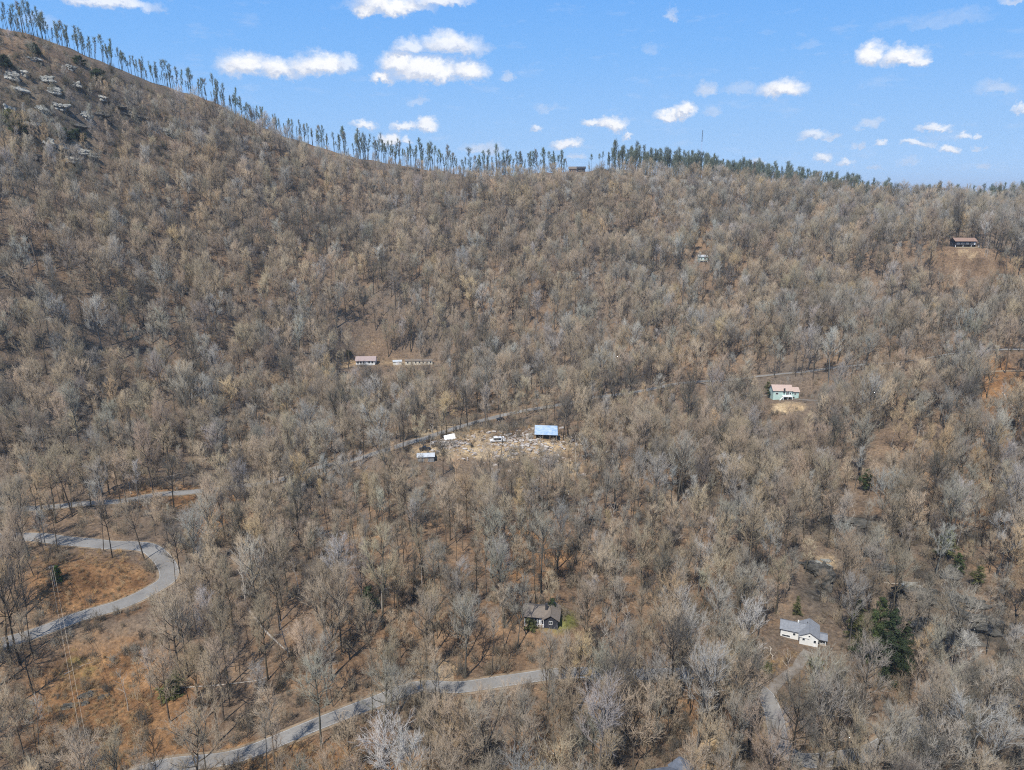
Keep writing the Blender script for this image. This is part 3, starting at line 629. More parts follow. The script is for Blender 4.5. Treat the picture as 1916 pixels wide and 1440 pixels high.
# colours (bark and twig colours): warm tan, grey-brown, cool grey, dark
TAN = (.405,.325,.228); BRN = (.30,.245,.178); GRY = (.31,.28,.228); COOL = (.38,.36,.32); DRK = (.125,.112,.092); OCH = (.45,.335,.20)
PAL = np.array([TAN, BRN, GRY, COOL, DRK, OCH]); PNAME = ['tan','brown','grey','silver-grey','dark','golden-brown']
fA = field(X, Y, 41, 2.0); fB = field(X, Y, 67, 4.0)
grey_side = np.clip((PXX-1100)/800, 0, 1)*.35 + np.clip((420-PYY)/300, 0, 1)*.5  # greyer to the right; on upper slopes, distance haze put into twig colour
wts = np.stack([.30+.9*(fA-.4)-.3*grey_side, .30+0*fA, .20+.5*(fB-.5)+grey_side*.7, .07+.5*np.clip(fB-.6,0,1)+grey_side*.25, .10+.4*np.clip(.4-fA,0,1), .035+.1*np.clip(fA-.6,0,1)], 1); wts = np.clip(wts, .005, None); wts /= wts.sum(1)[:,None]
cidx = (rs.rand(nT)[:,None] > wts.cumsum(1)).sum(1).clip(0, 5); TINT = PAL[cidx]*rs.uniform(.74,1.14,(nT,1))*(.84+.32*field(X, Y, 19, 9.0))[:,None]*(1+rs.normal(0,.02,(nT,3)))
kinds = rs.choice(len(HI), nT, p=[.12,.12,.1,.11,.11,.08,.08,.08,.08,.07,.05]); ROT = rs.uniform(0, 6.28, nT)
slw = (PYY > 780) & (rs.rand(nT) < .38); kinds[slw] = rs.choice([8,9,10,3], slw.sum()); slz = (((PXX-900)/380)**2+((PYY-1020)/150)**2 < 1) & (rs.rand(nT) < .55); kinds[slz] = rs.choice([8,9,10], slz.sum(), p=[.5,.2,.3])

# ------------------------------------------------------------------ labels that single out
ORD = ['nearest','second nearest','third nearest','fourth nearest','fifth nearest','sixth nearest','seventh nearest','eighth nearest','ninth nearest','tenth nearest','eleventh nearest','twelfth nearest','thirteenth nearest','fourteenth nearest','fifteenth nearest','sixteenth nearest','seventeenth nearest','eighteenth nearest','nineteenth nearest','twentieth nearest']
ORDP = ['first','second','third','fourth','fifth','sixth','seventh','eighth','ninth','tenth','eleventh','twelfth','thirteenth','fourteenth','fifteenth','sixteenth','seventeenth','eighteenth','nineteenth','twentieth','twenty-first','twenty-second','twenty-third','twenty-fourth','twenty-fifth','twenty-sixth','twenty-seventh','twenty-eighth','twenty-ninth','thirtieth','thirty-first','thirty-second','thirty-third','thirty-fourth','thirty-fifth','thirty-sixth','thirty-seventh','thirty-eighth','thirty-ninth','fortieth']
MARKS = [(300,1075,'the upper road bend'),(105,1078,'the small evergreen in the clearing'),(150,1155,'the straight end of the upper road'),(320,1288,'the green bush by the long log'),(500,1185,'the big fallen trunk'),(600,1350,'the straight stretch of the lower road'),(836,1270,'the dirt drive junction'),
         (1000,1160,'the black-fronted house'),(1210,1258,'the faint middle of the lower road'),(1445,1340,'the steep turn of the lower road'),(1498,1182,'the white house'),(1650,1220,'the large dark hemlock'),(1262,1432,'the slate roof'),(690,1120,'the slim evergreen amid the trunks'),(1630,1390,'the last visible lower road stretch'),
         (1535,1070,'the black rock face'),(1768,1030,'the pine on the rocky slope'),(1620,900,'the lone pine'),(160,1340,'the overhead wires'),(300,930,'the gap showing the mountain road'),(900,830,'the debris yard'),(1840,1200,'the long rock ledges'),(480,1010,'the slope above the road bend'),(1340,1410,'the sandy clearing')]
_used = {}
def where_of(px, py):
    m = min(MARKS, key=lambda q: math.hypot(q[0]-px, (q[1]-py)*1.2)); dx, dy = px-m[0], py-m[1]
    s_ = ('right of' if dx > 0 else 'left of') if abs(dx) > abs(dy)*1.1 else ('below' if dy > 0 else 'above')
    return m, s_
def unique_labels(items):       # items: (px, py, look) -> labels
    buckets = {}
    for i, (px, py, look) in enumerate(items):
        m, s_ = where_of(px, py); buckets.setdefault((look, s_, m[2]), []).append((math.hypot(px-m[0], py-m[1]), i))
    out = [None]*len(items)
    for (look, s_, mk), l in buckets.items():
        l.sort()
        for n_, (_, i) in enumerate(l): out[i] = (look+' just '+s_+' '+mk) if len(l) == 1 else (look+', '+ORD[min(n_, 19)]+' '+s_+' '+mk)
    return out

# ------------------------------------------------------------------ individual trees: those that show largest
inframe = (PXX > -25) & (PXX < 1941) & (PYY < 1500) & (PYY > 0)
order = np.argsort(np.where(inframe, D, 1e9)); IND = order[:296]; ind_set = np.zeros(nT, bool); ind_set[IND] = True
def place_tree(meshes, name, x, y, z, s, rz, tint, tilt=0.0):
    e = empty(name, (x, y, z-.15), rz); e.scale = (s, s, s); e.rotation_euler = (tilt, tilt*.5, rz)
    for nm, me in (('trunk', meshes[0]), ('crown', meshes[1])):
        o = bpy.data.objects.new(nm, me); o.parent = e; COL.objects.link(o)
        o['tint'] = [float(c) for c in tint]
    return e
build_look = {0:'spreading',1:'tall',2:'forked',3:'long-trunked',4:'upswept',5:'tall forked',6:'round-crowned',7:'broad',8:'slender',9:'small slim',10:'thin leaning'}
items = [(PXX[i], PYY[i], '%s %s bare tree' % (build_look[int(kinds[i])], PNAME[int(cidx[i])])) for i in IND]
labs = unique_labels(items)
for i, lab in zip(IND, labs):
    e = place_tree(HIM[kinds[i]], 'bare_tree', X[i], Y[i], Z[i], float(size[i]), float(ROT[i]), TINT[i]); tag(e, lab, 'tree', 'bare trees of the near woods')

# ------------------------------------------------------------------ masses: instanced by geometry nodes
def source_collection(name, meshes):
    c = bpy.data.collections.new(name)
    for i, me in enumerate(meshes):
        o = bpy.data.objects.new('%s_%02d' % (name, i), me); c.objects.link(o)
    return c
def scatter(name, label, pts, idx, rot, scl, tint, coll):
    me = bpy.data.meshes.new(name); me.vertices.add(len(pts)); me.vertices.foreach_set('co', np.asarray(pts, np.float32).ravel())
    def at_(n_, ty_, data, key): a = me.attributes.new(n_, ty_, 'POINT'); a.data.foreach_set(key, np.asarray(data).ravel())
    at_('idx', 'INT', np.asarray(idx, np.int32), 'value'); at_('rot', 'FLOAT_VECTOR', np.asarray(rot, np.float32), 'vector'); at_('scl', 'FLOAT_VECTOR', np.asarray(scl, np.float32), 'vector'); at_('tint', 'FLOAT_VECTOR', np.asarray(tint, np.float32), 'vector')
    o = bpy.data.objects.new(name, me); COL.objects.link(o)
    ng = bpy.data.node_groups.new(name, 'GeometryNodeTree'); ng.interface.new_socket('Geometry', in_out='INPUT', socket_type='NodeSocketGeometry'); ng.interface.new_socket('Geometry', in_out='OUTPUT', socket_type='NodeSocketGeometry')
    gi = ng.nodes.new('NodeGroupInput'); gout = ng.nodes.new('NodeGroupOutput'); iop = ng.nodes.new('GeometryNodeInstanceOnPoints'); ci = ng.nodes.new('GeometryNodeCollectionInfo')
    ci.inputs['Collection'].default_value = coll; ci.inputs['Separate Children'].default_value = True; ci.inputs['Reset Children'].default_value = True
    def na(n_, ty_): q = ng.nodes.new('GeometryNodeInputNamedAttribute'); q.data_type = ty_; q.inputs['Name'].default_value = n_; return q.outputs['Attribute']
    e2r = ng.nodes.new('FunctionNodeEulerToRotation'); l = ng.links
    l.new(gi.outputs[0], iop.inputs['Points']); l.new(ci.outputs[0], iop.inputs['Instance']); iop.inputs['Pick Instance'].default_value = True
    l.new(na('idx', 'INT'), iop.inputs['Instance Index']); l.new(na('rot', 'FLOAT_VECTOR'), e2r.inputs[0]); l.new(e2r.outputs[0], iop.inputs['Rotation']); l.new(na('scl', 'FLOAT_VECTOR'), iop.inputs['Scale']); l.new(iop.outputs[0], gout.inputs[0])
    md = o.modifiers.new('scatter', 'NODES'); md.node_group = ng
    tag(o, label, None, kind='stuff'); return o
c_hi = source_collection('wood_shape', [m[2] for m in HIM]); 
rest = np.where(~ind_set)[0]; nr = rest[D[rest] < 330]; fr = rest[D[rest] >= 330]
for nm, lab, sel, cc in (('near_wood', 'bare deciduous wood filling the slopes behind the nearest trees', nr, c_hi), ('distant_wood', 'far bare deciduous wood covering the mountainside', fr, c_hi)):
    s3 = np.stack([size[sel]*rs.uniform(.9,1.12,len(sel)), size[sel]*rs.uniform(.9,1.12,len(sel)), size[sel]*rs.uniform(.88,1.08,len(sel))], 1)
    rt = np.stack([rs.normal(0,.04,len(sel)), rs.normal(0,.04,len(sel)), ROT[sel]], 1)
    scatter(nm, lab, np.stack([X[sel], Y[sel], Z[sel]-.2], 1), kinds[sel], rt, s3, TINT[sel], cc)
# brush and saplings
nb = 30000; az_ = rs.uniform(-.70,.70,nb*2); dd_ = np.sqrt(rs.uniform(95**2, 960**2, nb*2)); dd_[nb:] = rs.uniform(100, 420, nb); bx_, by_ = np.sin(az_)*dd_, np.cos(az_)*dd_
sel = rs.rand(len(bx_)) < np.where(np.arange(len(bx_)) < nb, .55, .28)+np.where((az_ < -.36) & (dd_ > 480), .5, 0); bx_, by_, dd_, az_ = bx_[sel], by_[sel], dd_[sel], az_[sel]
bz_ = height(bx_, by_); bpx, bpy_, bdp = project(bx_, by_, bz_); rdb, _ = road_near(bx_, by_)
okb = (rdb > 1.2) & (bpx > -60) & (bpx < 1980) & (dd_ < np.interp(az_, RAZ, RD)+10) & (rs.rand(len(bx_)) > .8*zone_frac(bpx, bpy_, [(170,1100,120,50,1),(160,1330,110,130,.75),(930,835,110,24,.7),(1090,324,90,8,.9),(1475,755,40,14,1),(680,650,50,22,.8),(1806,466,30,16,1)])) & (field(bx_, by_, 17, 6.) > .3)
for (ax, ay, r, _z) in PADS: okb &= np.hypot(bx_-ax, by_-ay) > r*.8
bx_, by_, bz_, bpx, bpy_ = [a[okb] for a in (bx_, by_, bz_, bpx, bpy_)]; n_ = len(bx_); print('brush', n_)
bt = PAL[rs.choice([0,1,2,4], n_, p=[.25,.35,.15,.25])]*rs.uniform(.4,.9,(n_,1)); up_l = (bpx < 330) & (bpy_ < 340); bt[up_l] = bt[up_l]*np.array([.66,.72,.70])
bs = rs.uniform(.5,1.3,n_)*np.where(up_l, 1.5, 1.0)
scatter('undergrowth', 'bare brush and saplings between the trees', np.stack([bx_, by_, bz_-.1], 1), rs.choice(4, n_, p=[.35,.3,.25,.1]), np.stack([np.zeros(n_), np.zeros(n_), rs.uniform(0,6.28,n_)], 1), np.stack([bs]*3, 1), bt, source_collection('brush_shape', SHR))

# low tufts, sticks and bramble on the open orange ground
tq = np.random.RandomState(31); tp = []
for (cx_, cy_, rx_, ry_, k_) in [(170,1100,125,55,500),(170,1330,110,120,800),(600,1425,250,40,700),(320,935,60,20,150),(950,832,130,24,500),(1010,1420,60,30,200),(1340,1420,40,30,150),(1470,1230,80,30,250)]:
    for _ in range(k_):
        a_ = tq.uniform(0, 6.28); r_ = math.sqrt(tq.rand()); h_ = pix_dir(cx_+rx_*r_*math.cos(a_), cy_+ry_*r_*math.sin(a_)); t_ = (0-CAMZ)/h_[2]; tp.append((h_[0]*t_, h_[1]*t_))
tp = np.array(tp); tz = height(tp[:,0], tp[:,1]); td_, _ = road_near(tp[:,0], tp[:,1]); m_ = td_ > .6; tp, tz = tp[m_], tz[m_]; n_ = len(tp); ts = tq.uniform(.15,.55,n_)
scatter('ground_cover', 'dry tufts and fallen sticks on the open leaf-covered ground', np.column_stack([tp, tz-.03]), tq.choice(4, n_, p=[.4,.2,.35,.05]), np.stack([tq.normal(0,.5,n_), tq.normal(0,.5,n_), tq.uniform(0,6.28,n_)], 1), np.stack([ts]*3, 1), PAL[tq.choice([0,1,4,5], n_, p=[.35,.3,.1,.25])]*tq.uniform(.7,1.1,(n_,1))*np.array([1,.88,.72]), bpy.data.collections['brush_shape'])

# ------------------------------------------------------------------ ridge-line trees
RT = []   # (px, distance offset, kind, scale)
def ground_ridge(px, off):
    # find the crest in that direction and stand the tree near it
    d = pix_dir(px, 300); a = math.atan2(d[0], d[1]); r = np.interp(a, RAZ, RD); t_ = np.linspace(r-70, r+60, 27); xx, yy = np.sin(a)*t_, np.cos(a)*t_; zz = height(xx, yy); k = np.argmax((zz-CAMZ)/t_); tt = t_[k]+off
    return math.sin(a)*tt, math.cos(a)*tt
rr = np.random.RandomState(21); px = -8.0
while px < 1090:
    RT.append((px+rr.uniform(-2,2), rr.uniform(-6,16), rr.choice(7, p=[.2,.16,.16,.12,.14,.16,.06]), rr.uniform(.55,1.15)*(.86 if px < 620 else 1)*np.interp(px,[0,600,700,900,1000,1090],[1.05,1.15,1.45,1.4,1.1,.95])))
    if rr.rand() < .4 and px > 640: RT.append((px+rr.uniform(-3,3), rr.uniform(4,22), rr.choice(7), rr.uniform(1.0,1.35)))
    step = 4.6 if px < 640 else 4.4 if px < 950 else 5.2
    px += rr.choice([step*rr.uniform(.15,.6), step*rr.uniform(.6,1.6), step*rr.uniform(1.8,3.0)], p=[.5,.32,.18])
    if 1066 < px < 1080: px = 1096
for q in (1058,1062,1085,1103,1107,1118,1122,1127,1136,1141): RT.append((q, rr.uniform(0,8), [6,4,2,4,3,2,3,1,4,2][len(RT) % 10], rr.uniform(.6,.9)))
px = 1146.
while px < 1916:
    dens = np.interp(px, [1146,1200,1450,1560,1640,1700,1840,1850,1916], [16,14,10,9,10,13,14,6,7]); RT.append((px, rr.uniform(-6,14), rr.choice(7), rr.uniform(.75,1.05)*np.interp(px, [1150,1250,1450,1550,1700,1916], [1.2,1.45,1.35,1.4,1.3,1.5]))); px += dens*rr.uniform(.4,1.6)
RT = [r for r in RT if not (1066 < r[0] < 1094 and r[1] < 12)]
while len(RT) > 300:
    _k = [i for i, r in enumerate(RT) if r[0] > 1150]; RT.pop(_k[rr.randint(0, len(_k))] if len(_k) > 25 else rr.randint(0, len(RT)))
RT.sort(key=lambda r: r[0]); print('ridge trees', len(RT))
SEG_ = [(-20,110,'the mountain top'),(110,215,'the upper skyline shoulder'),(215,325,'the grassy skyline bend'),(325,430,'the slope under the left cloud'),(430,540,'the skyline under the long cloud'),(540,650,'the dip under the long cloud'),(650,750,'the skyline beneath the big cloud'),(750,850,'the skyline notch'),
        (850,950,'the wooded saddle'),(950,1062,'the knoll left of the ridge house'),(1062,1150,'the ridge house clearing'),(1150,1330,'the wooded hump under the mast'),(1330,1500,'the sloping crest past the mast'),(1500,1650,'the falling far crest'),(1650,1930,'the low right-hand crest')]
cnt = {}
for (px, off, k, s) in RT:
    x, y = ground_ridge(px, off); z = float(height(x, y)[0]); seg = next((q[2] for q in SEG_ if q[0] <= px < q[1]), 'the ridge'); n_ = cnt[seg] = cnt.get(seg, 0)+1
    tc_ = np.array([(.085,.115,.075),(.12,.14,.10),(.16,.145,.115),(.10,.12,.10)][rr.choice(4, p=[.35,.25,.15,.25])])*rr.uniform(.8,1.25)
    e = place_tree(RID[k], 'ridge_tree', x, y, z, s, rr.uniform(0,6.28), tc_)
    tag(e, 'tall thin tree, %s from the left on %s' % (ORDP[min(n_-1, 39)], seg), 'tree', 'slender trees along the ridge')
# dense ridge wood behind the individuals on the right half
n_ = 1150; q = rr.uniform(1140, 1930, n_); pts = []; AA = []
for a in q:
    if rr.rand() > np.interp(a, [1140,1180,1500,1600,1700,1930], [.2,1,.95,.8,.35,.5]): continue
    x, y = ground_ridge(a, rr.uniform(-45, 40)); pts.append((x, y, float(height(x, y)[0])-.2)); AA.append(a)
for a in rr.uniform(-10, 1058, 210):
    x, y = ground_ridge(a, rr.uniform(-8, 14)); pts.append((x, y, float(height(x, y)[0])-.2)); AA.append(-5000-a)
pts = np.array(pts); n_ = len(pts); AA = np.array(AA); s3 = rr.uniform(.8,1.35,(n_,1))*np.where(AA < -4000, rr.uniform(.4, .8, n_), np.interp(AA, [1150,1450,1600,1700,1930], [1.1,1.05,1.0,.85,1.0]))[:,None]*np.ones((1,3))
scatter('ridge_wood', 'dark wood along the ridge, dense on its right half and thin on its left', pts, rr.choice(7, n_), np.stack([np.zeros(n_), np.zeros(n_), rr.uniform(0,6.28,n_)], 1), s3, np.array([(.10,.12,.09)])*rr.uniform(.8,1.4,(n_,1)), source_collection('ridge_shape', [m[2] for m in RID]))

# ------------------------------------------------------------------ evergreens
GRN = (.042,.056,.022); DGR = (.026,.036,.018); OLV = (.075,.078,.032)
EV = [(1620,922,'pine',1.0,GRN,'lone green pine amid bare trees','pine_tree'),(1768,1052,'pine',1.05,OLV,'tall sparse pine above the rock ledges','pine_tree'),(1790,1075,'pine',.7,GRN,'shorter pine beside the sparse tall pine','pine_tree'),(1828,1100,'pine',.7,OLV,'olive pine right of the two slope pines','pine_tree'),
      (1655,1262,'hemlock',1.25,DGR,'largest dark hemlock right of the white house','hemlock_tree'),(1622,1236,'hemlock',1.0,GRN,'hemlock on the left flank of the dark clump','hemlock_tree'),(1684,1246,'hemlock',.9,DGR,'low hemlock on the right flank of the dark clump','hemlock_tree'),(1600,1196,'hemlock',.85,OLV,'pale hemlock at the top of the dark clump','hemlock_tree'),(1640,1210,'hemlock',1.0,GRN,'hemlock behind the largest dark hemlock','hemlock_tree'),
      (1490,1150,'hemlock',.42,OLV,'small conifer right behind the white house roof','hemlock_tree'),(1527,1248,'bush',.9,OLV,'green bush at the right corner of the white house','evergreen_bush'),(1432,1256,'bush',.8,OLV,'olive bush in the clearing left of the drive','evergreen_bush'),(690,1142,'young',1.5,DGR,'slim blue-green evergreen amid dark trunks','evergreen_tree'),
      (320,1302,'bush',1.35,OLV,'rounded green bush beside the long log','evergreen_bush'),(333,1266,'bush',.8,OLV,'smaller green bush above the rounded one','evergreen_bush'),(109,1085,'young',.95,(.03,.055,.012),'small dark evergreen in the orange clearing','evergreen_tree'),(993,1175,'bush',.8,OLV,'green bush in front of the black-fronted house','evergreen_bush'),(1033,1152,'young',1.1,DGR,'dark evergreen at the right end of the black house','evergreen_tree'),
      (1436,738,'pine',.75,OLV,'small pine left of the pale green house','pine_tree'),(1446,744,'bush',1.2,DGR,'dark bush at the left wall of the pale green house','evergreen_bush'),(1753,372,'spire',.9,DGR,'pointed spruce standing on the low right-hand crest','spruce_tree'),(1640,372,'spire',.65,DGR,'dark conifer on the falling far crest','spruce_tree'),
      (122,262,'bush',2.3,DGR,'dark evergreen on the mountain face, left of a pair','evergreen_bush'),(148,262,'bush',2.2,DGR,'dark evergreen on the mountain face, right of a pair','evergreen_bush'),(66,100,'bush',2.0,DGR,'dark evergreen just under the mountain top','evergreen_bush'),(182,150,'bush',2.4,DGR,'dark evergreen below the upper skyline shoulder','evergreen_bush'),(22,232,'bush',2.6,OLV,'olive evergreen at the left edge of the mountain face','evergreen_bush'),(38,250,'bush',2.4,DGR,'dark evergreen under the olive one at the left edge','evergreen_bush'),(150,122,'bush',2.0,DGR,'dark evergreen above the pale rocks','evergreen_bush'),(10,125,'bush',2.2,DGR,'dark evergreen at the left edge below the top','evergreen_bush'),
      (652,664,'bush',1.1,OLV,'green bush left of the rose-roofed house','evergreen_bush'),(1322,488,'bush',1.3,GRN,'green bush right of the pale cabin','evergreen_bush'),(1668,420,'spire',.8,DGR,'dark spruce on the far slope left of the brown house','spruce_tree'),(1800,425,'hemlock',.7,DGR,'dark hemlock behind the brown house','hemlock_tree')]
for (px, py, k, s, tint, lab, nm) in EV:
    h = at(px, py)
    if h is None: x, y = ground_ridge(px, 2); h = (x, y, float(height(x, y)[0]))
    e = place_tree(CON[k], nm, h[0], h[1], h[2], s, rr.uniform(0,6.28), np.array(tint)*1.7); tag(e, lab, 'bush' if 'bush' in nm else 'tree')

# ------------------------------------------------------------------ dead trees, logs
SN = [(107,742,.9),(346,700,.8),(1298,520,1.),(1330,500,.8),(1345,640,.8),(1160,830,.7),(790,1095,.8),(1137,1010,1.1),(1090,1035,.9),(716,1150,1.),(1720,870,1.1),(1703,860,1.),(1810,740,.9),(1828,735,.9),(1495,930,.9),(1460,1005,.8),(805,840,1.),(420,700,.8),(460,1130,1.1),(560,1110,.9),(1150,620,.7),(640,640,.7),(1415,480,.7),(1300,1075,1.),(1560,1010,.9),
      (1655,915,1.),(1793,1230,1.),(240,1330,.7),(540,1230,1.),(1000,690,.7),(1010,870,.8),(230,560,.8),(440,880,.8),(1846,480,.8),(1842,478,.8),(1750,470,.8)]
_q = np.random.RandomState(77)
for _k in range(34):
    _x = _q.uniform(560, 1900); _y = _q.uniform(520, 1300)
    if not any(k[0]-25 < _x < k[2]+25 and k[1]-60 < _y < k[3]+20 for k in KEEP[:16]): SN.append((_x, _y, _q.uniform(.6,1.05)))
its = [(px, py, 'pale dead tree') for px, py, s in SN]
SNM = [(230,560,'the left wooded slope'),(440,600,'the mid slope clearing'),(684,668,'the rose-roofed house'),(1310,500,'the pale cabin'),(1468,725,'the pale green house'),(1806,450,'the brown hillside house'),(1150,640,'the middle of the wooded slope'),(107,740,'the left edge thicket'),(1700,870,'the right-hand open slope')]
MARKS_SAVE = list(MARKS); MARKS += SNM
for (px, py, s), lab, i in zip(SN, unique_labels(its), range(199)):
    h = at(px, py); e = place_tree(DEAD[i % 3], 'dead_tree', h[0], h[1], h[2], s, rr.uniform(0,6.28), (1,1,1), rr.uniform(-.08,.08)); tag(e, lab, 'dead tree', 'standing dead trees')
def on_ground(px, py): h = at(px, py); return Vector(h)
LG = [((455,1132),(545,1222),.42,'log','big dark fallen trunk'),((338,1288),(508,1265),.2,'dead','long pale curved log'),((1008,1378),(1062,1438),.22,'dead','pale log near the frame bottom'),((1005,968),(1036,1010),.24,'dead','pale fallen trunk'),((950,1000),(980,965),.16,'dead','thin pale fallen trunk'),((1440,1210),(1446,1235),.2,'dead','short pale log'),
      ((1676,1132),(1712,1185),.2,'dead','pale leaning log'),((1684,1190),(1718,1205),.16,'dead','thin pale log'),((1716,580),(1738,622),.26,'dead','pale slanting log'),((1876,735),(1912,800),.3,'dead','long pale slanting log'),((1745,900),(1805,938),.28,'log','dark long log'),((178,693),(222,683),.28,'log','dark log'),((170,682),(210,672),.2,'dead','pale thin log'),
      ((642,1330),(700,1338),.16,'log','thin dark log'),((245,925),(240,900),.14,'dead','thin pale log'),((312,893),(345,884),.22,'dead','pale log'),((0,520),(72,490),.3,'log','dark long log'),((1575,900),(1600,960),.14,'dead','thin pale log'),((1010,1140),(1062,1140),.14,'dead','thin yellowish rail-like log'),((120,1262),(180,1235),.12,'dead','thin pale log'),
      ((1590,1062),(1620,1035),.16,'dead','pale broken log'),((1652,1090),(1690,1095),.18,'dead','pale log'),((800,1190),(822,1160),.16,'dead','thin pale log'),((360,980),(420,1010),.18,'log','dark log'),((720,1068),(760,1092),.14,'dead','thin pale log'),((1480,940),(1500,985),.16,'dead','thin pale log'),((395,395),(430,410),.4,'dead','pale log'),((140,860),(150,840),.2,'dead','pale log'),((1405,760),(1380,812),.2,'dead','thin pale log'),((560,860),(600,846),.18,'log','dark log')]
its = [((a[0]+b_[0])/2, (a[1]+b_[1])/2, l) for a, b_, r, m, l in LG]
for (a, b_, r, m, l), lab in zip(LG, unique_labels(its)):
    A = on_ground(*a); B = on_ground(*b_); mb = MB(); n_ = 6; prev = None
    for i in range(n_+1):
        t_ = i/n_; p = A.lerp(B, t_); p.z = float(height(p.x, p.y)[0])+r*.6+.15*math.sin(i*2.1); p.x += .25*math.sin(i*1.7)
        if prev is not None: mb.bar(prev, p, r*(1-.1*(i-1)), r*(1-.1*i), 6)
        prev = p
    for i in range(3):
        p = A.lerp(B, .5+.15*i); p.z = float(height(p.x, p.y)[0])+r*.5; mb.bar(p, p+Vector((rr.uniform(-1.5,1.5), rr.uniform(-1,1), rr.uniform(.5,1.8))), r*.3, .03, 4)
    o = mb.build('fallen_log', M[m]); tag(o, lab, 'log', 'fallen logs in the woods')

# ------------------------------------------------------------------ rocks
def rock(px, py, sx, sy, sz, mat, seed, rz=0):
    h = at(px, py); bm = bmesh.new(); bmesh.ops.create_icosphere(bm, subdivisions=4, radius=1); q = np.random.RandomState(seed); ph = q.uniform(0, 6, 9)
    for v in bm.verts:
        c = v.co; n_ = .22*math.sin(c.x*3+ph[0])*math.sin(c.y*3.3+ph[1])+.16*math.sin(c.z*5+ph[2]+c.x*2)+.11*math.sin(c.x*8+ph[3]+c.y*5)+.09*math.sin(c.y*13+ph[4]+c.z*9)+.07*math.sin(c.x*21+ph[6])*math.sin(c.y*17+ph[7]+c.z*11); v.co = c*(1+1.25*n_)
        v.co.z = math.floor(v.co.z*3.2+.5*math.sin(c.x*4+ph[5]))/3.2*.55+v.co.z*.45
    me = bpy.data.meshes.new('rock'); bm.to_mesh(me); bm.free(); me.materials.append(M[mat])
    o = bpy.data.objects.new('rock', me); COL.objects.link(o); o.location = (h[0], h[1], h[2]+sz*.1); o.scale = (sx, sy*1.1, sz*1.35); o.rotation_euler = (0, 0, rz); return o
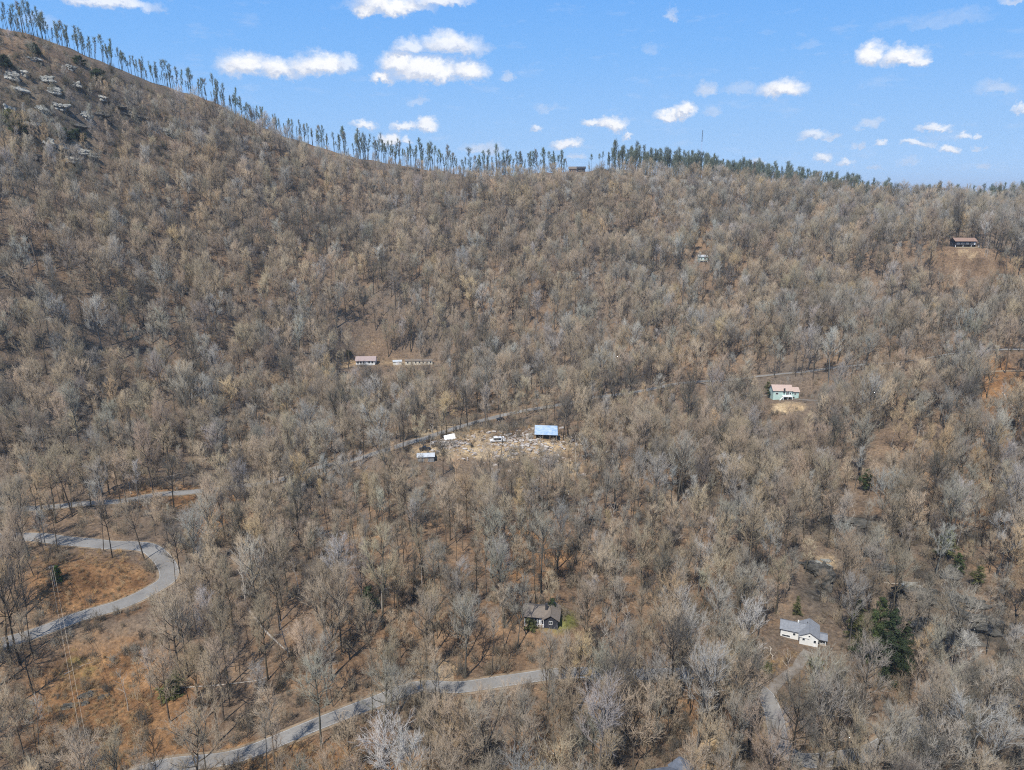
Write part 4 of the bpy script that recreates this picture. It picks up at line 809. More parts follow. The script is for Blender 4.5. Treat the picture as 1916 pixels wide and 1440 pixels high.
RK = [(35,170,5,3,2,'rock_pale',.2,'pale rock slab'),(110,200,6,2.4,1.6,'rock_pale',-.3,'long pale rock slab'),(140,160,5,2,1.5,'rock_pale',-.4,'pale rock slab'),(50,235,5,3,2,'rock_pale',0,'pale rock slab'),(190,185,5,2,1.4,'rock_pale',-.3,'pale rock slab'),(225,200,4,2,1.2,'rock_dark',-.3,'dark rock band'),(130,300,6,2,1.3,'rock_pale',-.2,'long pale rock slab'),(60,295,5,2,1.4,'rock_dark',0,'dark rock band'),(1660,1070,6,1.8,1.4,'rock_dark',-.2,'long dark rock ledge'),(1800,1130,6,1.8,1.5,'rock_dark',-.3,'long dark rock ledge'),(1420,905,4,2,1.4,'rock_dark',-.2,'dark boulder'),(1330,880,5,2,1.4,'rock_dark',-.3,'dark rock ledge'),
      (1530,1072,3.2,2.5,2.6,'rock_dark',.1,'broad black rock face'),(1546,1092,2.6,2,2.2,'rock_dark',.6,'black boulder'),(1520,1058,3.4,1.6,.8,'rock_dark',0,'dark flat rock'),(1533,1056,2.6,.8,.7,'rock_pale',-.5,'pale rock slab'),(1545,1050,1.6,.8,.6,'rock_pale',.2,'small pale rock slab'),(1480,975,3,2,1.6,'rock_dark',.2,'dark boulder'),(1585,978,7,2,1.4,'rock_dark',-.2,'long dark rock ledge'),(1620,985,5,1.6,1.3,'rock_dark',-.1,'dark rock ledge'),
      (1640,1035,3,2,1.2,'rock_dark',0,'dark boulder'),(1730,985,5,1.6,1,'rock_dark',-.1,'dark rock ledge'),(1780,1075,3.6,1.8,1.3,'rock_dark',0,'dark boulder'),(1720,1110,6,1.6,1.4,'rock_dark',-.2,'long dark rock ledge'),(1700,1100,3,1.5,1.2,'rock_pale',-.1,'pale boulder'),(1760,1130,6,1.5,1.4,'rock_dark',-.35,'long dark rock ledge'),(1712,1168,3.4,2,1.4,'rock_dark',0,'dark boulder'),
      (1830,1160,5,1.5,1.2,'rock_dark',-.3,'mossy dark ledge'),(1870,1180,5,1.6,1.4,'rock_dark',-.3,'mossy dark ledge'),(1740,1180,6,1.4,1.2,'rock_dark',-.35,'long dark rock ledge'),(1790,1200,7,1.4,1.2,'rock_dark',-.4,'long dark rock ledge'),(1730,1205,3,1.6,1,'rock_dark',0,'dark boulder'),(1900,1250,3,1.5,1.2,'rock_dark',0,'dark boulder'),
      (860,457,7,2.4,2.6,'rock_dark',.1,'black rock outcrop'),(885,452,5,2,2,'rock_dark',0,'black rock outcrop'),(915,457,4,1.6,1.4,'rock_dark',0,'small black rock outcrop'),(1345,850,4,2,1.3,'rock_dark',.3,'dark boulder'),(1310,835,5,2,1.3,'rock_dark',-.2,'dark rock ledge'),(1390,890,4,2,1.3,'rock_dark',-.3,'dark boulder'),
      (12,318,6,3,3.2,'rock_dark',0,'black rock hollow'),(20,145,5,3,2,'rock_pale',.1,'pale rock slab'),(45,138,4,2,1.6,'rock_pale',-.3,'pale rock slab'),(62,112,4,2,1.4,'rock_pale',.4,'pale rock slab'),(85,150,6,2,1.6,'rock_pale',-.3,'pale rock slab'),(100,172,5,2,1.6,'rock_pale',.2,'pale rock slab'),(130,128,4,1.8,1.4,'rock_pale',-.3,'pale rock slab'),(75,205,3.4,2,1.6,'rock_pale',0,'pale rock slab'),(160,218,3.4,2.2,2.4,'rock_pale',.3,'pale upright rock'),(15,208,3,3,2.6,'rock_pale',.1,'pale upright rock'),
      (90,268,5,2.4,1.8,'rock_pale',-.3,'pale rock slab'),(110,276,4,2,1.5,'rock_pale',.2,'pale rock slab'),(150,285,6,1.6,1.2,'rock_pale',-.2,'long pale rock slab'),(170,292,5,1.5,1.2,'rock_pale',-.2,'pale rock slab'),(145,236,5,2,1.4,'rock_dark',.1,'dark rock band'),(185,215,7,2,1.6,'rock_dark',-.1,'dark rock band'),(240,215,5,2,1.6,'rock_dark',.2,'dark rock band'),(262,222,5,2,1.5,'rock_dark',-.2,'dark rock band'),(305,245,5,2,1.6,'rock_pale',0,'pale rock slab'),
      (680,325,5,2,1.8,'rock_dark',0,'dark rock outcrop'),(775,318,5,2,1.8,'rock_dark',0,'dark rock outcrop'),(560,308,6,2,1.8,'rock_dark',0,'dark rock outcrop'),(690,350,6,2,1.6,'rock_dark',.2,'dark rock outcrop'),(340,545,5,2,1.8,'rock_dark',0,'dark rock outcrop'),(130,1322,2,.8,.6,'rock_dark',.1,'low dark rock'),(165,1300,2,.8,.6,'rock_dark',.5,'low dark rock'),(195,1304,1.4,.7,.5,'rock_dark',0,'low dark rock'),(160,1316,1,.6,.4,'rock_dark',0,'small low dark rock')]
MARKS += [(60,120,'the mountain top'),(150,255,'the evergreen pair on the mountain face'),(20,235,'the left frame edge'),(260,220,'the left skyline shoulder'),(880,455,'the mid slope rock gap'),(1340,860,'the wooded gully'),(700,335,'the ridge saddle'),(340,545,'the left wooded slope')]
for q, lab in zip(RK, unique_labels([(q[0], q[1], q[7]) for q in RK])):
    k_ = 1.1 if (q[0] > 1280 and q[1] > 800) else 1.15 if (q[0] < 330 and q[1] < 330) else 1.0
    o = rock(q[0], q[1], q[2]*k_, q[3]*k_, q[4]*k_, q[5], int(q[0]*7+q[1]), q[6]); tag(o, lab, 'rock', 'rock outcrops')

# ------------------------------------------------------------------ buildings
def root_at(key, name, label, cat, rz, dz=0, off=(0,0)):
    p = SITE[key]; x, y = p[0]+off[0], p[1]+off[1]; z = float(height(x, y)[0])+dz; return tag(empty(name, (x, y, z), rz), label, cat)
def gable_wall(mb, x0, x1, y0, y1, z0, h, rise, axis='x'):
    """box walls with gable ends; ridge runs along axis"""
    if axis == 'x':
        ym = (y0+y1)/2; vs = [(x0,y0,z0),(x1,y0,z0),(x1,y1,z0),(x0,y1,z0),(x0,y0,h),(x1,y0,h),(x1,y1,h),(x0,y1,h),(x0,ym,h+rise),(x1,ym,h+rise)]
        fs = [(0,1,5,4),(2,3,7,6),(1,2,6,9,5),(3,0,4,8,7)]
    else:
        xm = (x0+x1)/2; vs = [(x0,y0,z0),(x1,y0,z0),(x1,y1,z0),(x0,y1,z0),(x0,y0,h),(x1,y0,h),(x1,y1,h),(x0,y1,h),(xm,y0,h+rise),(xm,y1,h+rise)]
        fs = [(1,2,6,5),(3,0,4,7),(0,1,5,8,4),(2,3,7,9,6)]
    return mb.add(vs, fs)
def gable_roof(mb, x0, x1, y0, y1, h, rise, axis='x', over=.5, th=.18):
    def slab(a, b, c, d):   # a,b at the eave, c,d at the ridge
        pts = [Vector(p) for p in (a,b,c,d)]; n_ = (pts[1]-pts[0]).cross(pts[3]-pts[0]).normalized(); n_ = n_ if n_.z > 0 else -n_
        lo = [p+n_*.02 for p in pts]; hi = [p+n_*th for p in pts]; mb.add(lo+hi, [(0,1,2,3),(4,5,6,7),(0,1,5,4),(1,2,6,5),(2,3,7,6),(3,0,4,7)])
    if axis == 'x':
        ym = (y0+y1)/2; half = (y1-y0)/2; e = rise/half*over
        slab((x0-over,y0-over,h-e),(x1+over,y0-over,h-e),(x1+over,ym,h+rise),(x0-over,ym,h+rise)); slab((x1+over,y1+over,h-e),(x0-over,y1+over,h-e),(x0-over,ym,h+rise),(x1+over,ym,h+rise))
    else:
        xm = (x0+x1)/2; half = (x1-x0)/2; e = rise/half*over
        slab((x0-over,y0-over,h-e),(x0-over,y1+over,h-e),(xm,y1+over,h+rise),(xm,y0-over,h+rise)); slab((x1+over,y1+over,h-e),(x1+over,y0-over,h-e),(xm,y0-over,h+rise),(xm,y1+over,h+rise))
    return mb
def window(parent, x, y, z, w, h, face='-y', frame='trim', nm='window'):
    """frame ring + pane, on the named face"""
    t_ = .09; mb = MB(); pn = MB()
    def bx(a0, a1, z0, z1, d0, d1, m):
        if face == '-y': m.box(x+a0, x+a1, y-d1, y-d0, z0, z1)
        elif face == '+x': m.box(x+d0, x+d1, y+a0, y+a1, z0, z1)
        else: m.box(x-d1, x-d0, y+a0, y+a1, z0, z1)
    bx(-w/2,-w/2+t_,z,z+h,.01,.08,mb); bx(w/2-t_,w/2,z,z+h,.01,.08,mb); bx(-w/2+t_,w/2-t_,z,z+t_,.01,.08,mb); bx(-w/2+t_,w/2-t_,z+h-t_,z+h,.01,.08,mb)
    if nm == 'window' and w > 1.1: bx(-.03,.03,z+t_,z+h-t_,.01,.07,mb)
    f = mb.build(nm, M[frame], parent); bx(-w/2+t_,w/2-t_,z+t_,z+h-t_,.012,.035,pn); pn.build('pane', M['pane'], f); return f
def door(parent, x, y, z, w=1, h=2.1, face='-y', mat='trim'):
    mb = MB(); hb = MB()
    if face == '-y': mb.box(x-w/2,x+w/2,y-.07,y-.012,z,z+h); hb.box(x+w*.32,x+w*.4,y-.13,y-.07,z+1,z+1.1)
    elif face == '+x': mb.box(x+.012,x+.07,y-w/2,y+w/2,z,z+h); hb.box(x+.07,x+.13,y+w*.32,y+w*.4,z+1,z+1.1)
    d = mb.build('door', M[mat], parent); hb.build('handle', M['darktrim'], d); return d
def railing(parent, x0, x1, y, z, h=1.0, mat='trim', n_=10, nm='railing'):
    mb = MB(); mb.box(x0,x1,y-.05,y+.05,z+h-.08,z+h)
    for i in range(n_+1): x = x0+(x1-x0)*i/n_; mb.box(x-.04,x+.04,y-.04,y+.04,z,z+h-.08)
    return mb.build(nm, M[mat], parent)

# white house with the crossed grey gables
r = root_at('white_house', 'white_house', 'white house with crossed grey gable roofs in the lower woods', 'house', R(-22), .1); r.scale = (.73,)*3
w = MB(); gable_wall(w, -7.0, 0.0, 0, 6.5, -1.2, 3.6, 1.7, 'x'); w.build('wall', M['white'], r)
w = MB(); gable_wall(w, 0.0, 6.6, -2.2, 7.2, -1.2, 3.75, 1.9, 'y'); w.build('wall', M['white'], r)
m = MB(); gable_roof(m, -7.0, 1.6, 0, 6.5, 3.6, 1.7, 'x'); gable_roof(m, 0.0, 6.6, -2.2, 7.2, 3.75, 1.9, 'y'); rf = m.build('roof', M['roof_grey'], r)
c = MB(); c.box(-1.1,-.6,4.1,4.6,4.5,5.9); c.build('chimney', M['white'], rf); c = MB(); c.bar((2.5,4.5,5.2),(2.5,4.5,6.0),.13); c.build('vent_pipe', M['darktrim'], rf)
m = MB(); m.box(-.5,3.35,-2.78,-2.70,3.32,3.44); m.build('fascia', M['trim'], r)
window(r, 3.3, -2.2, 3.55, .8, .8); window(r, 1.4, -2.2, 1.6, 1.0, 1.1); window(r, 5.4, -2.2, 1.3, 1.0, 1.4); window(r, -4.9, 0, .3, 3.0, .9); window(r, -2.0, 0, 1.5, 1.0, 1.2)
door(r, 5.3, -2.2, -1.0, 1.0, 2.1)
m = MB(); gable_roof(m, 6.62, 9.6, -.6, 4.2, 2.6, .9, 'x', .35); m.build('porch_roof', M['roof_grey'], r)
m = MB(); m.box(6.62,9.4,-.5,4.0,-1.2,.1); dk = m.build('porch_floor', M['wood'], r)
for py_ in (-.4, 1.8, 3.9):
    m = MB(); m.box(9.2,9.4,py_-.1,py_+.1,.1,2.35); m.build('porch_post', M['trim'], r)
window(r, 6.6, 1.2, .8, 1.2, 1.2, '+x'); railing(r, 6.7, 9.3, -.45, .1, .9, 'trim', 6)

# pale green house with the faded pink roof
r = root_at('green_house', 'green_house', 'pale green two-level house with a faded pink roof on the mid slope', 'house', R(-4), 0)
w = MB(); w.v and None; gable_wall(w, -7.2, 3.2, 0, 8, -1.5, 5.0, 2.3, 'x'); w.build('wall', M['mint'], r)
w = MB(); gable_wall(w, 3.2, 7.2, .6, 7.4, -1.5, 4.4, 1.6, 'x'); w.build('wall', M['mint'], r)
m = MB(); gable_roof(m, -7.2, 3.2, 0, 8, 5.0, 2.3, 'x'); m.build('roof', M['roof_pink'], r)
m = MB(); gable_roof(m, 3.75, 7.2, .6, 7.4, 4.4, 1.6, 'x'); m.build('roof', M['roof_pink'], r)
m = MB(); m.box(-1.7,-.9,-.7,-.02,3.6,6.4); m.build('chimney', M['darktrim'], r)
m = MB(); m.box(-2.2,3.0,-2.6,-.02,2.0,2.2); m.build('deck', M['trim'], r); railing(r, -2.2, 3.0, -2.55, 2.2, .9, 'trim', 12)
for xx in (-2.1, .4, 2.9):
    m = MB(); m.box(xx-.1,xx+.1,-2.55,-2.35,-1.2,2.0); m.build('deck_post', M['trim'], r)
m = MB(); m.add([(-4.6,-2.5,-.9),(-4.6,-1.5,-.9),(-2.25,-1.5,2.1),(-2.25,-2.5,2.1),(-4.6,-2.5,-1.2),(-4.6,-1.5,-1.2),(-2.25,-1.5,1.8),(-2.25,-2.5,1.8)], [(0,1,2,3),(4,5,6,7),(0,1,5,4),(1,2,6,5),(2,3,7,6),(3,0,4,7)]); m.build('stair', M['trim'], r)
for xx, zz, ww, hh in ((-5.2,2.6,1.6,1.2),(.6,2.5,1.6,1.9),(2.2,2.7,1.0,1.2),(5.2,2.4,1.2,1.2),(-.6,-.8,1.8,1.8),(1.6,-.8,1.6,1.8)): window(r, xx, 0 if xx < 3 else .6, zz, ww, hh)
door(r, 4.4, .6, -1.0, 1.2, 2.3, mat='darktrim')

# rose-roofed house
r = root_at('pink_house', 'rose_roofed_house', 'white house with dusty rose roof and long front porch', 'house', R(3), 0)
w = MB(); gable_wall(w, -6.6, 6.6, 0, 9, -1.4, 3.0, 2.0, 'x'); w.build('wall', M['white'], r)
m = MB(); gable_roof(m, -6.6, 6.6, 0, 9, 3.0, 2.0, 'x', .7); m.build('roof', M['roof_dusty'], r)
m = MB(); m.box(-6.8,5.0,-2.2,-.02,-.3,0); m.build('porch_floor', M['greywall'], r); railing(r, -6.8, 5.0, -2.15, 0, 1.0, 'trim', 24)
for i in range(6):
    m = MB(); xx = -6.7+i*2.3; m.box(xx-.08,xx+.08,-2.1,-1.94,-1.9,-.3); m.build('porch_post', M['darktrim'], r)
for xx in (-5.2,-3.2,-1.2,2.6,4.8): window(r, xx, 0, 1.0, 1.1, 1.4, frame='darktrim')
door(r, .9, 0, .1)
# long cream mobile home + white shed next to it
r = root_at('mobile_home', 'mobile_home', 'long low cream mobile home right of the rose-roofed house', 'mobile home', R(4), 0, (6, 0))
w = MB(); gable_wall(w, -9.5, 9.5, 0, 5, -.8, 2.7, .7, 'x'); w.build('wall', M['cream'], r)
m = MB(); gable_roof(m, -9.5, 9.5, 0, 5, 2.7, .7, 'x', .3); m.build('roof', M['roof_tan'], r)
for xx in (-7.8,-2.2,.4,3.0,5.6,8.2): window(r, xx, 0, 1.0, 1.0, 1.1, frame='darktrim')
door(r, -5.0, 0, .1, mat='darktrim'); m = MB(); m.box(-6.3,-3.7,-1.8,-.02,-.5,.05); m.build('step', M['wood'], r)
r = root_at('mobile_home', 'white_shed', 'small pale metal shed between the rose-roofed house and the mobile home', 'shed', R(12), 0, (-9, -1))
w = MB(); gable_wall(w, -3, 3, 0, 4, -.6, 2.3, .8, 'x'); w.build('wall', M['cream'], r); m = MB(); gable_roof(m, -3, 3, 0, 4, 2.3, .8, 'x', .25); m.build('roof', M['tin'], r)
m = MB(); m.box(-1.2,1.2,-.06,-.012,0,2.1); m.build('door', M['trim'], r)
# brown house on the far slope
r = root_at('hill_house', 'brown_house', 'dark-fronted house with rust roof above a tan retaining wall', 'house', R(-3), 0)
w = MB(); gable_wall(w, -7.5, 7.5, 0, 8, 0, 4.6, 2.0, 'x'); w.build('wall', M['darkwall'], r)
m = MB(); gable_roof(m, -7.5, 7.5, 0, 8, 4.6, 2.0, 'x', .8); m.build('roof', M['roof_rust'], r)
m = MB(); m.box(-9,9,-2.4,-.02,1.6,1.8); m.build('deck', M['darktrim'], r); railing(r, -9, 9, -2.35, 1.8, 1.0, 'darktrim', 20)
for xx in (-5.5,-2.2,1.2,4.6): window(r, xx, 0, 2.2, 1.8, 1.5)
door(r, 6.6, 0, 1.8, mat='trim')
for xx in (-8.5,-3,3,8.5):
    m = MB(); m.box(xx-.15,xx+.15,-2.3,-2.0,-1.5,1.6); m.build('deck_post', M['trim'], r)
rw = MB(); rw.box(-8.5,9.5,-4.0,-3.4,-3.4,.4)
for i in range(13): rw.box(-8.2+i*1.4,-7.9+i*1.4,-4.12,-4.0,-3.3,.2)
o = rw.build('retaining_wall', M['tanwall']); o.location = r.location; o.rotation_euler = r.rotation_euler; tag(o, 'tan block retaining wall below the dark-fronted house', 'wall')
# black-fronted house under the trees
r = root_at('dark_house', 'black_house', 'dark house with grey roof and white rails half hidden by trees', 'house', R(-8), 0); r.scale = (.84,)*3
w = MB(); gable_wall(w, -5.6, 1.0, 0, 6.5, -1, 3.2, 1.5, 'x'); w.build('wall', M['darkwall'], r)
w = MB(); gable_wall(w, 1.0, 5.8, -1.4, 7.0, -1, 3.0, 1.6, 'y'); w.build('wall', M['darkwall'], r)
m = MB(); gable_roof(m, -5.6, 2.0, 0, 6.5, 3.2, 1.5, 'x', .8); gable_roof(m, 1.0, 5.8, -1.4, 7.0, 3.0, 1.6, 'y', .5); rf = m.build('roof', M['roof_tan'], r)
c = MB(); c.box(1.2,2.0,2.0,2.8,4,6.6); c.build('chimney', M['darktrim'], rf)
railing(r, -3.0, 1.2, -1.9, .2, 1.1, 'trim', 8); m = MB(); m.box(-5.4,1.2,-1.8,-.02,0,.2); m.build('porch_floor', M['wood'], r)
for xx in (-5.2,-3.0,-.9,1.0):
    m = MB(); m.box(xx-.07,xx+.07,-1.85,-1.7,.2,3.0); m.build('porch_post', M['trim'], r)
window(r, -4.2, 0, 1.1, 1.0, 1.3); window(r, -1.8, 0, 1.1, 1.0, 1.3); window(r, 3.4, -1.4, 1.2, 1.2, 1.3); door(r, -.2, 0, .2)
# slate roof at the bottom edge
r = root_at('slate_house', 'slate_house', 'house showing only its slate-blue roof at the bottom of the frame', 'house', R(10), 0)
w = MB(); gable_wall(w, -6.5, 3.0, 0, 8, -1, 3.4, 1.8, 'x'); w.build('wall', M['greywall'], r); w = MB(); gable_wall(w, 3.0, 7.0, -2, 8.5, -1, 3.6, 1.4, 'y'); w.build('wall', M['greywall'], r)
m = MB(); gable_roof(m, -6.5, 4.0, 0, 8, 3.4, 1.8, 'x'); gable_roof(m, 3.0, 7.0, -2, 8.5, 3.6, 1.4, 'y'); m.build('roof', M['roof_slate'], r); window(r, -3.5, 0, 1, 1.4, 1.3); window(r, 5, -2, 1, 1.2, 1.3); door(r, -.5, 0, 0)
# pale cabin
r = root_at('pale_cabin', 'pale_cabin', 'pale cabin with white-railed decks on the upper slope', 'cabin', R(-2), 0)
w = MB(); gable_wall(w, -1, 6, 0, 6, -1, 4.6, 1.2, 'x'); w.build('wall', M['mint'], r); m = MB(); gable_roof(m, -1, 6, 0, 6, 4.6, 1.2, 'x'); m.build('roof', M['tin'], r)
m = MB(); m.box(-5,6,-2.2,-.02,1.2,1.4); m.build('deck', M['wood'], r); railing(r, -5, 6, -2.15, 1.4, 1.0, 'trim', 12)
for xx in (-4.8,-1,2,5.8):
    m = MB(); m.box(xx-.12,xx+.12,-2.1,-1.9,-1.5,1.2); m.build('deck_post', M['trim'], r)
window(r, 1, 0, 2, 1.4, 1.6); window(r, 4, 0, 2, 1.8, 1.6); window(r, .5, 0, -.6, 1.2, 1.4); door(r, 2.6, 0, -.8)
# ridge house: two linked dark roofs
r = tag(empty('ridge_house', tuple(SITE['ridge_house']), R(-4)), 'long dark-roofed house standing in the gap on the ridge', 'house')
w = MB(); gable_wall(w, -10, -1, 0, 8, -.5, 4.2, 2.4, 'x'); w.build('wall', M['brownwall'], r); w = MB(); gable_wall(w, 0, 9.5, 0, 8, -.5, 4.6, 2.0, 'x'); w.build('wall', M['darkwall'], r)
m = MB(); gable_roof(m, -10, -1, 0, 8, 4.2, 2.4, 'x', .6); m.build('roof', M['roof_tan'], r); m = MB(); gable_roof(m, 0, 9.5, 0, 8, 4.6, 2.0, 'x', .8); m.build('roof', M['darktrim'], r)
for xx in (-8,-5.4,-2.8,2,4.8,7.6): window(r, xx, 0, 1, 1.5, 1.8, frame='wood')
m = MB(); m.box(-1,0,1,7,-.5,3.4); m.build('link', M['brownwall'], r); door(r, -.5, 1.0, 0, .8)
# distant roof near the right end of the horizon
gx_, gy_ = ground_ridge(1831, -6); h = (gx_, gy_, float(height(gx_, gy_)[0])); rt_ = tag(empty('gabled_house', (h[0], h[1], h[2]), R(-60)), 'pale-gabled house at the right end of the crest', 'house')
w = MB(); gable_wall(w, -7, 7, -5, 5, -2, 11.5, 3.4, 'x'); w.build('wall', M['tin'], rt_); m = MB(); gable_roof(m, -7, 7, -5, 5, 11.5, 3.4, 'x', .6); m.build('roof', M['roof_tan'], rt_)
window(rt_, 0, -5, 9, 1.5, 1.3)
# tarp-roofed building and shed in the debris yard
r = root_at('tarp', 'open_shed', 'open shed with a blue-white roof in the debris yard', 'shed', R(-6), .2)
m = MB(); m.add([(-5.6,-.6,2.3),(5.6,-.6,2.3),(5.0,6.6,4.6),(-6.0,6.6,4.6),(-5.6,-.6,2.42),(5.6,-.6,2.42),(5.0,6.6,4.72),(-6.0,6.6,4.72)], [(0,1,2,3),(4,5,6,7),(0,1,5,4),(1,2,6,5),(2,3,7,6),(3,0,4,7)]); m.build('roof', M['tarp'], r)
for xx in (-5,-1.6,1.8,5):
    m = MB(); m.box(xx-.1,xx+.1,-.4,-.2,-.5,2.3); m.build('post', M['wood'], r)
m = MB(); m.box(-5.2,4.6,5.6,5.8,-.5,4.2); m.box(-5.3,-5.15,1,5.6,-.5,3.0); m.build('wall', M['wood'], r)
r = root_at('shed', 'grey_shed', 'small shed with a pale grey metal roof beside the black truck', 'shed', R(6), 0)
w = MB(); gable_wall(w, -3.6, 3.6, 0, 4.6, -.8, 2.4, .8, 'x'); w.build('wall', M['greywall'], r); m = MB(); gable_roof(m, -3.6, 3.6, 0, 4.6, 2.4, .8, 'x', .4); m.build('roof', M['tin'], r); m = MB(); m.box(-.9,.9,-.07,-.012,-.2,1.9); m.build('door', M['wood'], r)

def vehicle(name, label, cat, px, py, rz, paint, ln=5.2, wd=2.0, h=1.85, kind='truck'):
    p = at(px, py); r = tag(empty(name, tuple(p), rz), label, cat); L2 = ln/2; W2 = wd/2
    prof = [(-L2,.55),(-L2,1.05),(-L2+1.3,1.15),(-L2+1.9,h),(L2-2.0 if kind == 'truck' else L2-.5,h),(L2-1.7 if kind == 'truck' else L2-.1,1.1),(L2,1.1),(L2,.5)]
    vs = [(x,-W2,z) for x, z in prof]+[(x,W2,z) for x, z in prof]; n_ = len(prof); m = MB(); m.add(vs, [tuple(range(n_)), tuple(reversed(range(n_,2*n_)))]+[(i,(i+1)%n_,n_+(i+1)%n_,n_+i) for i in range(n_)]); m.build('body', M[paint], r)
    for sx in (-1, 1):
        for sy in (-1, 1):
            m = MB(); m.bar((sx*(L2-.9), sy*(W2-.24), .38), (sx*(L2-.9), sy*(W2+.03), .38), .38, n=14); wh = m.build('wheel', M['rubber'], r); m = MB(); m.bar((sx*(L2-.9), sy*(W2+.03), .38), (sx*(L2-.9), sy*(W2+.06), .38), .2, n=10); m.build('rim', M['tin'], wh)
    m = MB(); m.box(-L2+2.0,(L2-2.2),-W2-.012,-W2-.004,1.15,h-.12); m.build('side_window', M['pane'], r); m = MB(); m.box(-L2+2.0,(L2-2.2),W2+.004,W2+.012,1.15,h-.12); m.build('side_window', M['pane'], r)
    a = Vector((-L2+1.36,0,1.2)); b_ = Vector((-L2+1.86,0,h-.07)); n1_ = Vector((-1,0,.8)).normalized()*.015
    m = MB(); m.add([a+n1_+Vector((0,-W2+.15,0)), a+n1_+Vector((0,W2-.15,0)), b_+n1_+Vector((0,W2-.2,0)), b_+n1_+Vector((0,-W2+.2,0))], [(0,1,2,3)]); m.build('windshield', M['pane'], r)
    for sy in (-1, 1): m = MB(); m.box(-L2-.03,-L2,sy*(W2-.35)-.18,sy*(W2-.35)+.18,.75,.95); m.build('headlight', M['trim'], r)
    return r
vehicle('pickup_truck', 'black pickup truck parked by the grey shed below the road', 'truck', 795, 842, R(10), 'carpaint')
vehicle('pickup_truck', 'black vehicle parked alone in the trees above the pale green house', 'truck', 1493, 645, R(80), 'carpaint', 5.5, 2.2, 2.1, 'van')
vehicle('white_van', 'long white van amid the scattered debris', 'van', 931, 826, R(5), 'whitepaint', 7.5, 2.3, 2.3, 'van')
vehicle('parked_car', 'dark car on the mountain road shoulder by the debris yard', 'car', 936, 786, R(20), 'carpaint', 4.4, 1.8, 1.45, 'van')
# stacked lumber heap
lb = MB(); q = np.random.RandomState(9); p0 = at(840, 832)
for i in range(26):
    a = Vector((q.normal(0,2), q.normal(0,1.5), .1+i*.05)); d = Vector((math.cos(q.uniform(0,6.28)), math.sin(q.uniform(0,6.28)), q.uniform(-.1,.25)))*q.uniform(1.2,3); lb.bar(a-d, a+d, q.uniform(.06,.16), n=4)
o = lb.build('lumber_pile', M['debris']); o.location = p0; tag(o, 'heap of grey boards left of the debris yard', 'lumber pile')
lb = MB(); lb.add([(-3,-1,.4),(3,-1.2,.5),(2.6,1.2,2.4),(-2.8,1.2,1.8),(-3,-1,.5),(3,-1.2,.6),(2.6,1.2,2.5),(-2.8,1.2,1.9)], [(0,1,2,3),(4,5,6,7),(0,1,5,4),(1,2,6,5),(2,3,7,6),(3,0,4,7)]); o = lb.build('roof_sheet', M['trim']); o.location = at(842, 822); o.rotation_euler = (0,0,R(20)); tag(o, 'fallen white roof sheet on the heap of grey boards', 'roof sheet')
# scattered debris: boards and scraps nobody could count
db = MB(); q = np.random.RandomState(12); n_ = 0
DPX = q.normal(985, 50, 900); DPY = q.normal(832, 15, 900); DPX[:160] = q.normal(850, 26, 160); DPY[:160] = q.normal(836, 10, 160); DPX[160:210] = q.normal(1010, 50, 50); DPY[160:210] = q.normal(880, 22, 50)
base_d = SITE['debris']
g0 = [at(900+40*i, 830) for i in range(4)]
for i in range(900):
    dd = pix_dir(DPX[i], DPY[i]); zt = base_d[2]; t_ = (zt-CAMZ)/dd[2]; x, y = dd[0]*t_, dd[1]*t_; z = float(height(x, y)[0]); rdn = road_near(np.array([x]), np.array([y]))[0][0]
    if rdn < 1 or math.hypot(x-SITE['tarp'][0], y-SITE['tarp'][1]-3) < 6: continue
    a = Vector((x, y, z+.12)); th = q.uniform(0, 6.28); l = q.uniform(.25,1.4); d = Vector((math.cos(th)*l, math.sin(th)*l, q.uniform(-.1,.35))); db.bar(a-d*.5, a+d*.5, q.uniform(.1,.42), q.uniform(.08,.3), 4) if i % 3 else db.box(-.5,.5,-.3,.3,0,.25, Matrix.Translation(a) @ Matrix.Rotation(th, 4, 'Z') @ Matrix.Rotation(q.uniform(-.3,.3), 4, 'X') @ Matrix.Scale(q.uniform(.8,2.6), 4))
o = db.build('debris', M['debris']); tag(o, 'pale boards and scraps scattered over the bare yard', None, kind='stuff')

# ------------------------------------------------------------------ mast, utility poles, wires
a = 1311.; d = pix_dir(a, 300); azm = math.atan2(d[0], d[1]); dm = 1500.; x, y = math.sin(azm)*dm, math.cos(azm)*dm; zg = float(height(x, y)[0]); dtop = pix_dir(a, 243); ztop = CAMZ+dtop[2]/math.hypot(dtop[0], dtop[1])*dm; dmid = pix_dir(a, 265); zmid = CAMZ+dmid[2]/math.hypot(dmid[0], dmid[1])*dm
mr_ = tag(empty('radio_mast', (x, y, zg)), 'thin guyed radio mast rising beyond the wooded hump', 'mast'); hm = zmid-zg; ht = ztop-zg
def lattice(z0, z1, r_):
    m = MB()
    for k in range(3): c_, s_ = math.cos(k*2.094)*r_, math.sin(k*2.094)*r_; m.bar((c_, s_, z0), (c_, s_, z1), .22, n=4)
    z = z0; j = 0
    while z < z1-2:
        k = j % 3; m.bar((math.cos(k*2.094)*r_, math.sin(k*2.094)*r_, z), (math.cos((k+1)*2.094)*r_, math.sin((k+1)*2.094)*r_, z+2), .1, n=3); z += 1; j += 1
    return m
lattice(0, hm, .6).build('lower_section', M['mast_pale'], mr_); lattice(hm, ht, .7).build('upper_section', M['mast_dark'], mr_)
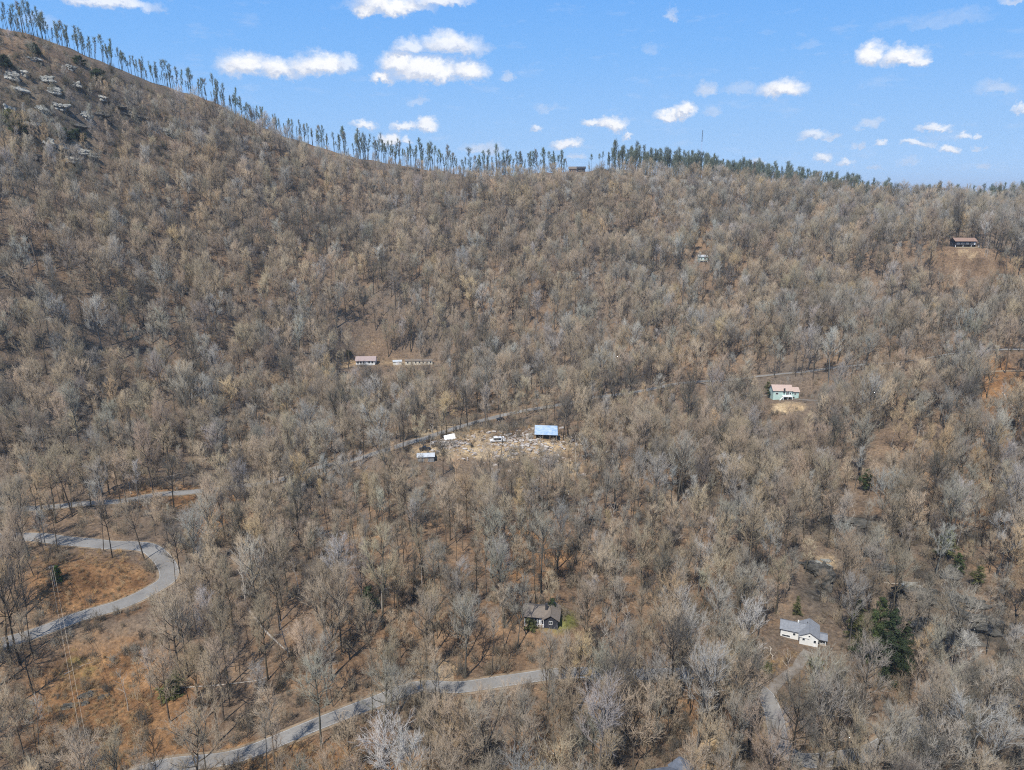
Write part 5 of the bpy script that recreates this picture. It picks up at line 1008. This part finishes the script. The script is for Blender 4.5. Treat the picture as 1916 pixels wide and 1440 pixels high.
def utility_pole(p, rz, lab, H=9.5):
    r = tag(empty('utility_pole', tuple(p), rz), lab, 'utility pole'); m = MB(); m.bar((0,0,-.4),(0,0,H),.17,.11,8); m.build('post', M['pole'], r); m = MB(); m.box(-.8,.8,-.08,.08,H-.7,H-.55); ca_ = m.build('crossarm', M['pole'], r)
    for xx in (-.45, .45): m = MB(); m.bar((xx,0,H-.55),(xx,0,H-.3),.06,.05,6); m.build('insulator', M['trim'], ca_)
    return r
pA = at(103, 1096); pA[2] = float(height(pA[0], pA[1])[0]); pB = gz(178, 1500, 0); pB = np.array([pB[0], pB[1], float(height(pB[0], pB[1])[0])]); dirw = math.atan2(pB[1]-pA[1], pB[0]-pA[0])+math.pi/2
utility_pole(pA, dirw, 'weathered utility pole beside the small evergreen', 7.0); utility_pole(pB, dirw, 'utility pole at the lower left corner carrying the wires', 9.0)
for k, off in enumerate((-.45, .45)):
    ox, oy = math.cos(dirw)*off, math.sin(dirw)*off; A = Vector((pA[0]+ox, pA[1]+oy, pA[2]+6.75)); B = Vector((pB[0]+ox, pB[1]+oy, pB[2]+8.75)); m = MB(); prev = A
    for i in range(1, 25): t_ = i/24; q_ = A.lerp(B, t_); q_.z -= 4*1.6*t_*(1-t_); m.bar(prev, q_, .028, n=4); prev = q_
    o = m.build('overhead_wire', M['wire']); tag(o, ('left' if k == 0 else 'right')+'-hand overhead wire crossing the open ochre strip', 'wire', 'overhead wires')

# ------------------------------------------------------------------ thin air that fades the far ridge
hz = MB(); hz.box(-61500, 61500, -61500, 61500, float(GZ.min())-3, 312)
ho = hz.build('haze', M['trim']); ho.data.materials.clear(); hm_ = bpy.data.materials.new('air'); hm_.use_nodes = True; t = hm_.node_tree; t.nodes.clear()
pv = t.nodes.new('ShaderNodeVolumePrincipled'); pv.inputs['Color'].default_value = (.78,.88,1,1); pv.inputs['Density'].default_value = HAZE; pv.inputs['Anisotropy'].default_value = 0
mo_ = t.nodes.new('ShaderNodeOutputMaterial'); t.links.new(pv.outputs[0], mo_.inputs['Volume']); ho.data.materials.append(hm_); tag(ho, None, None, kind='stuff')
ho['label'] = 'thin blue air over the whole valley'
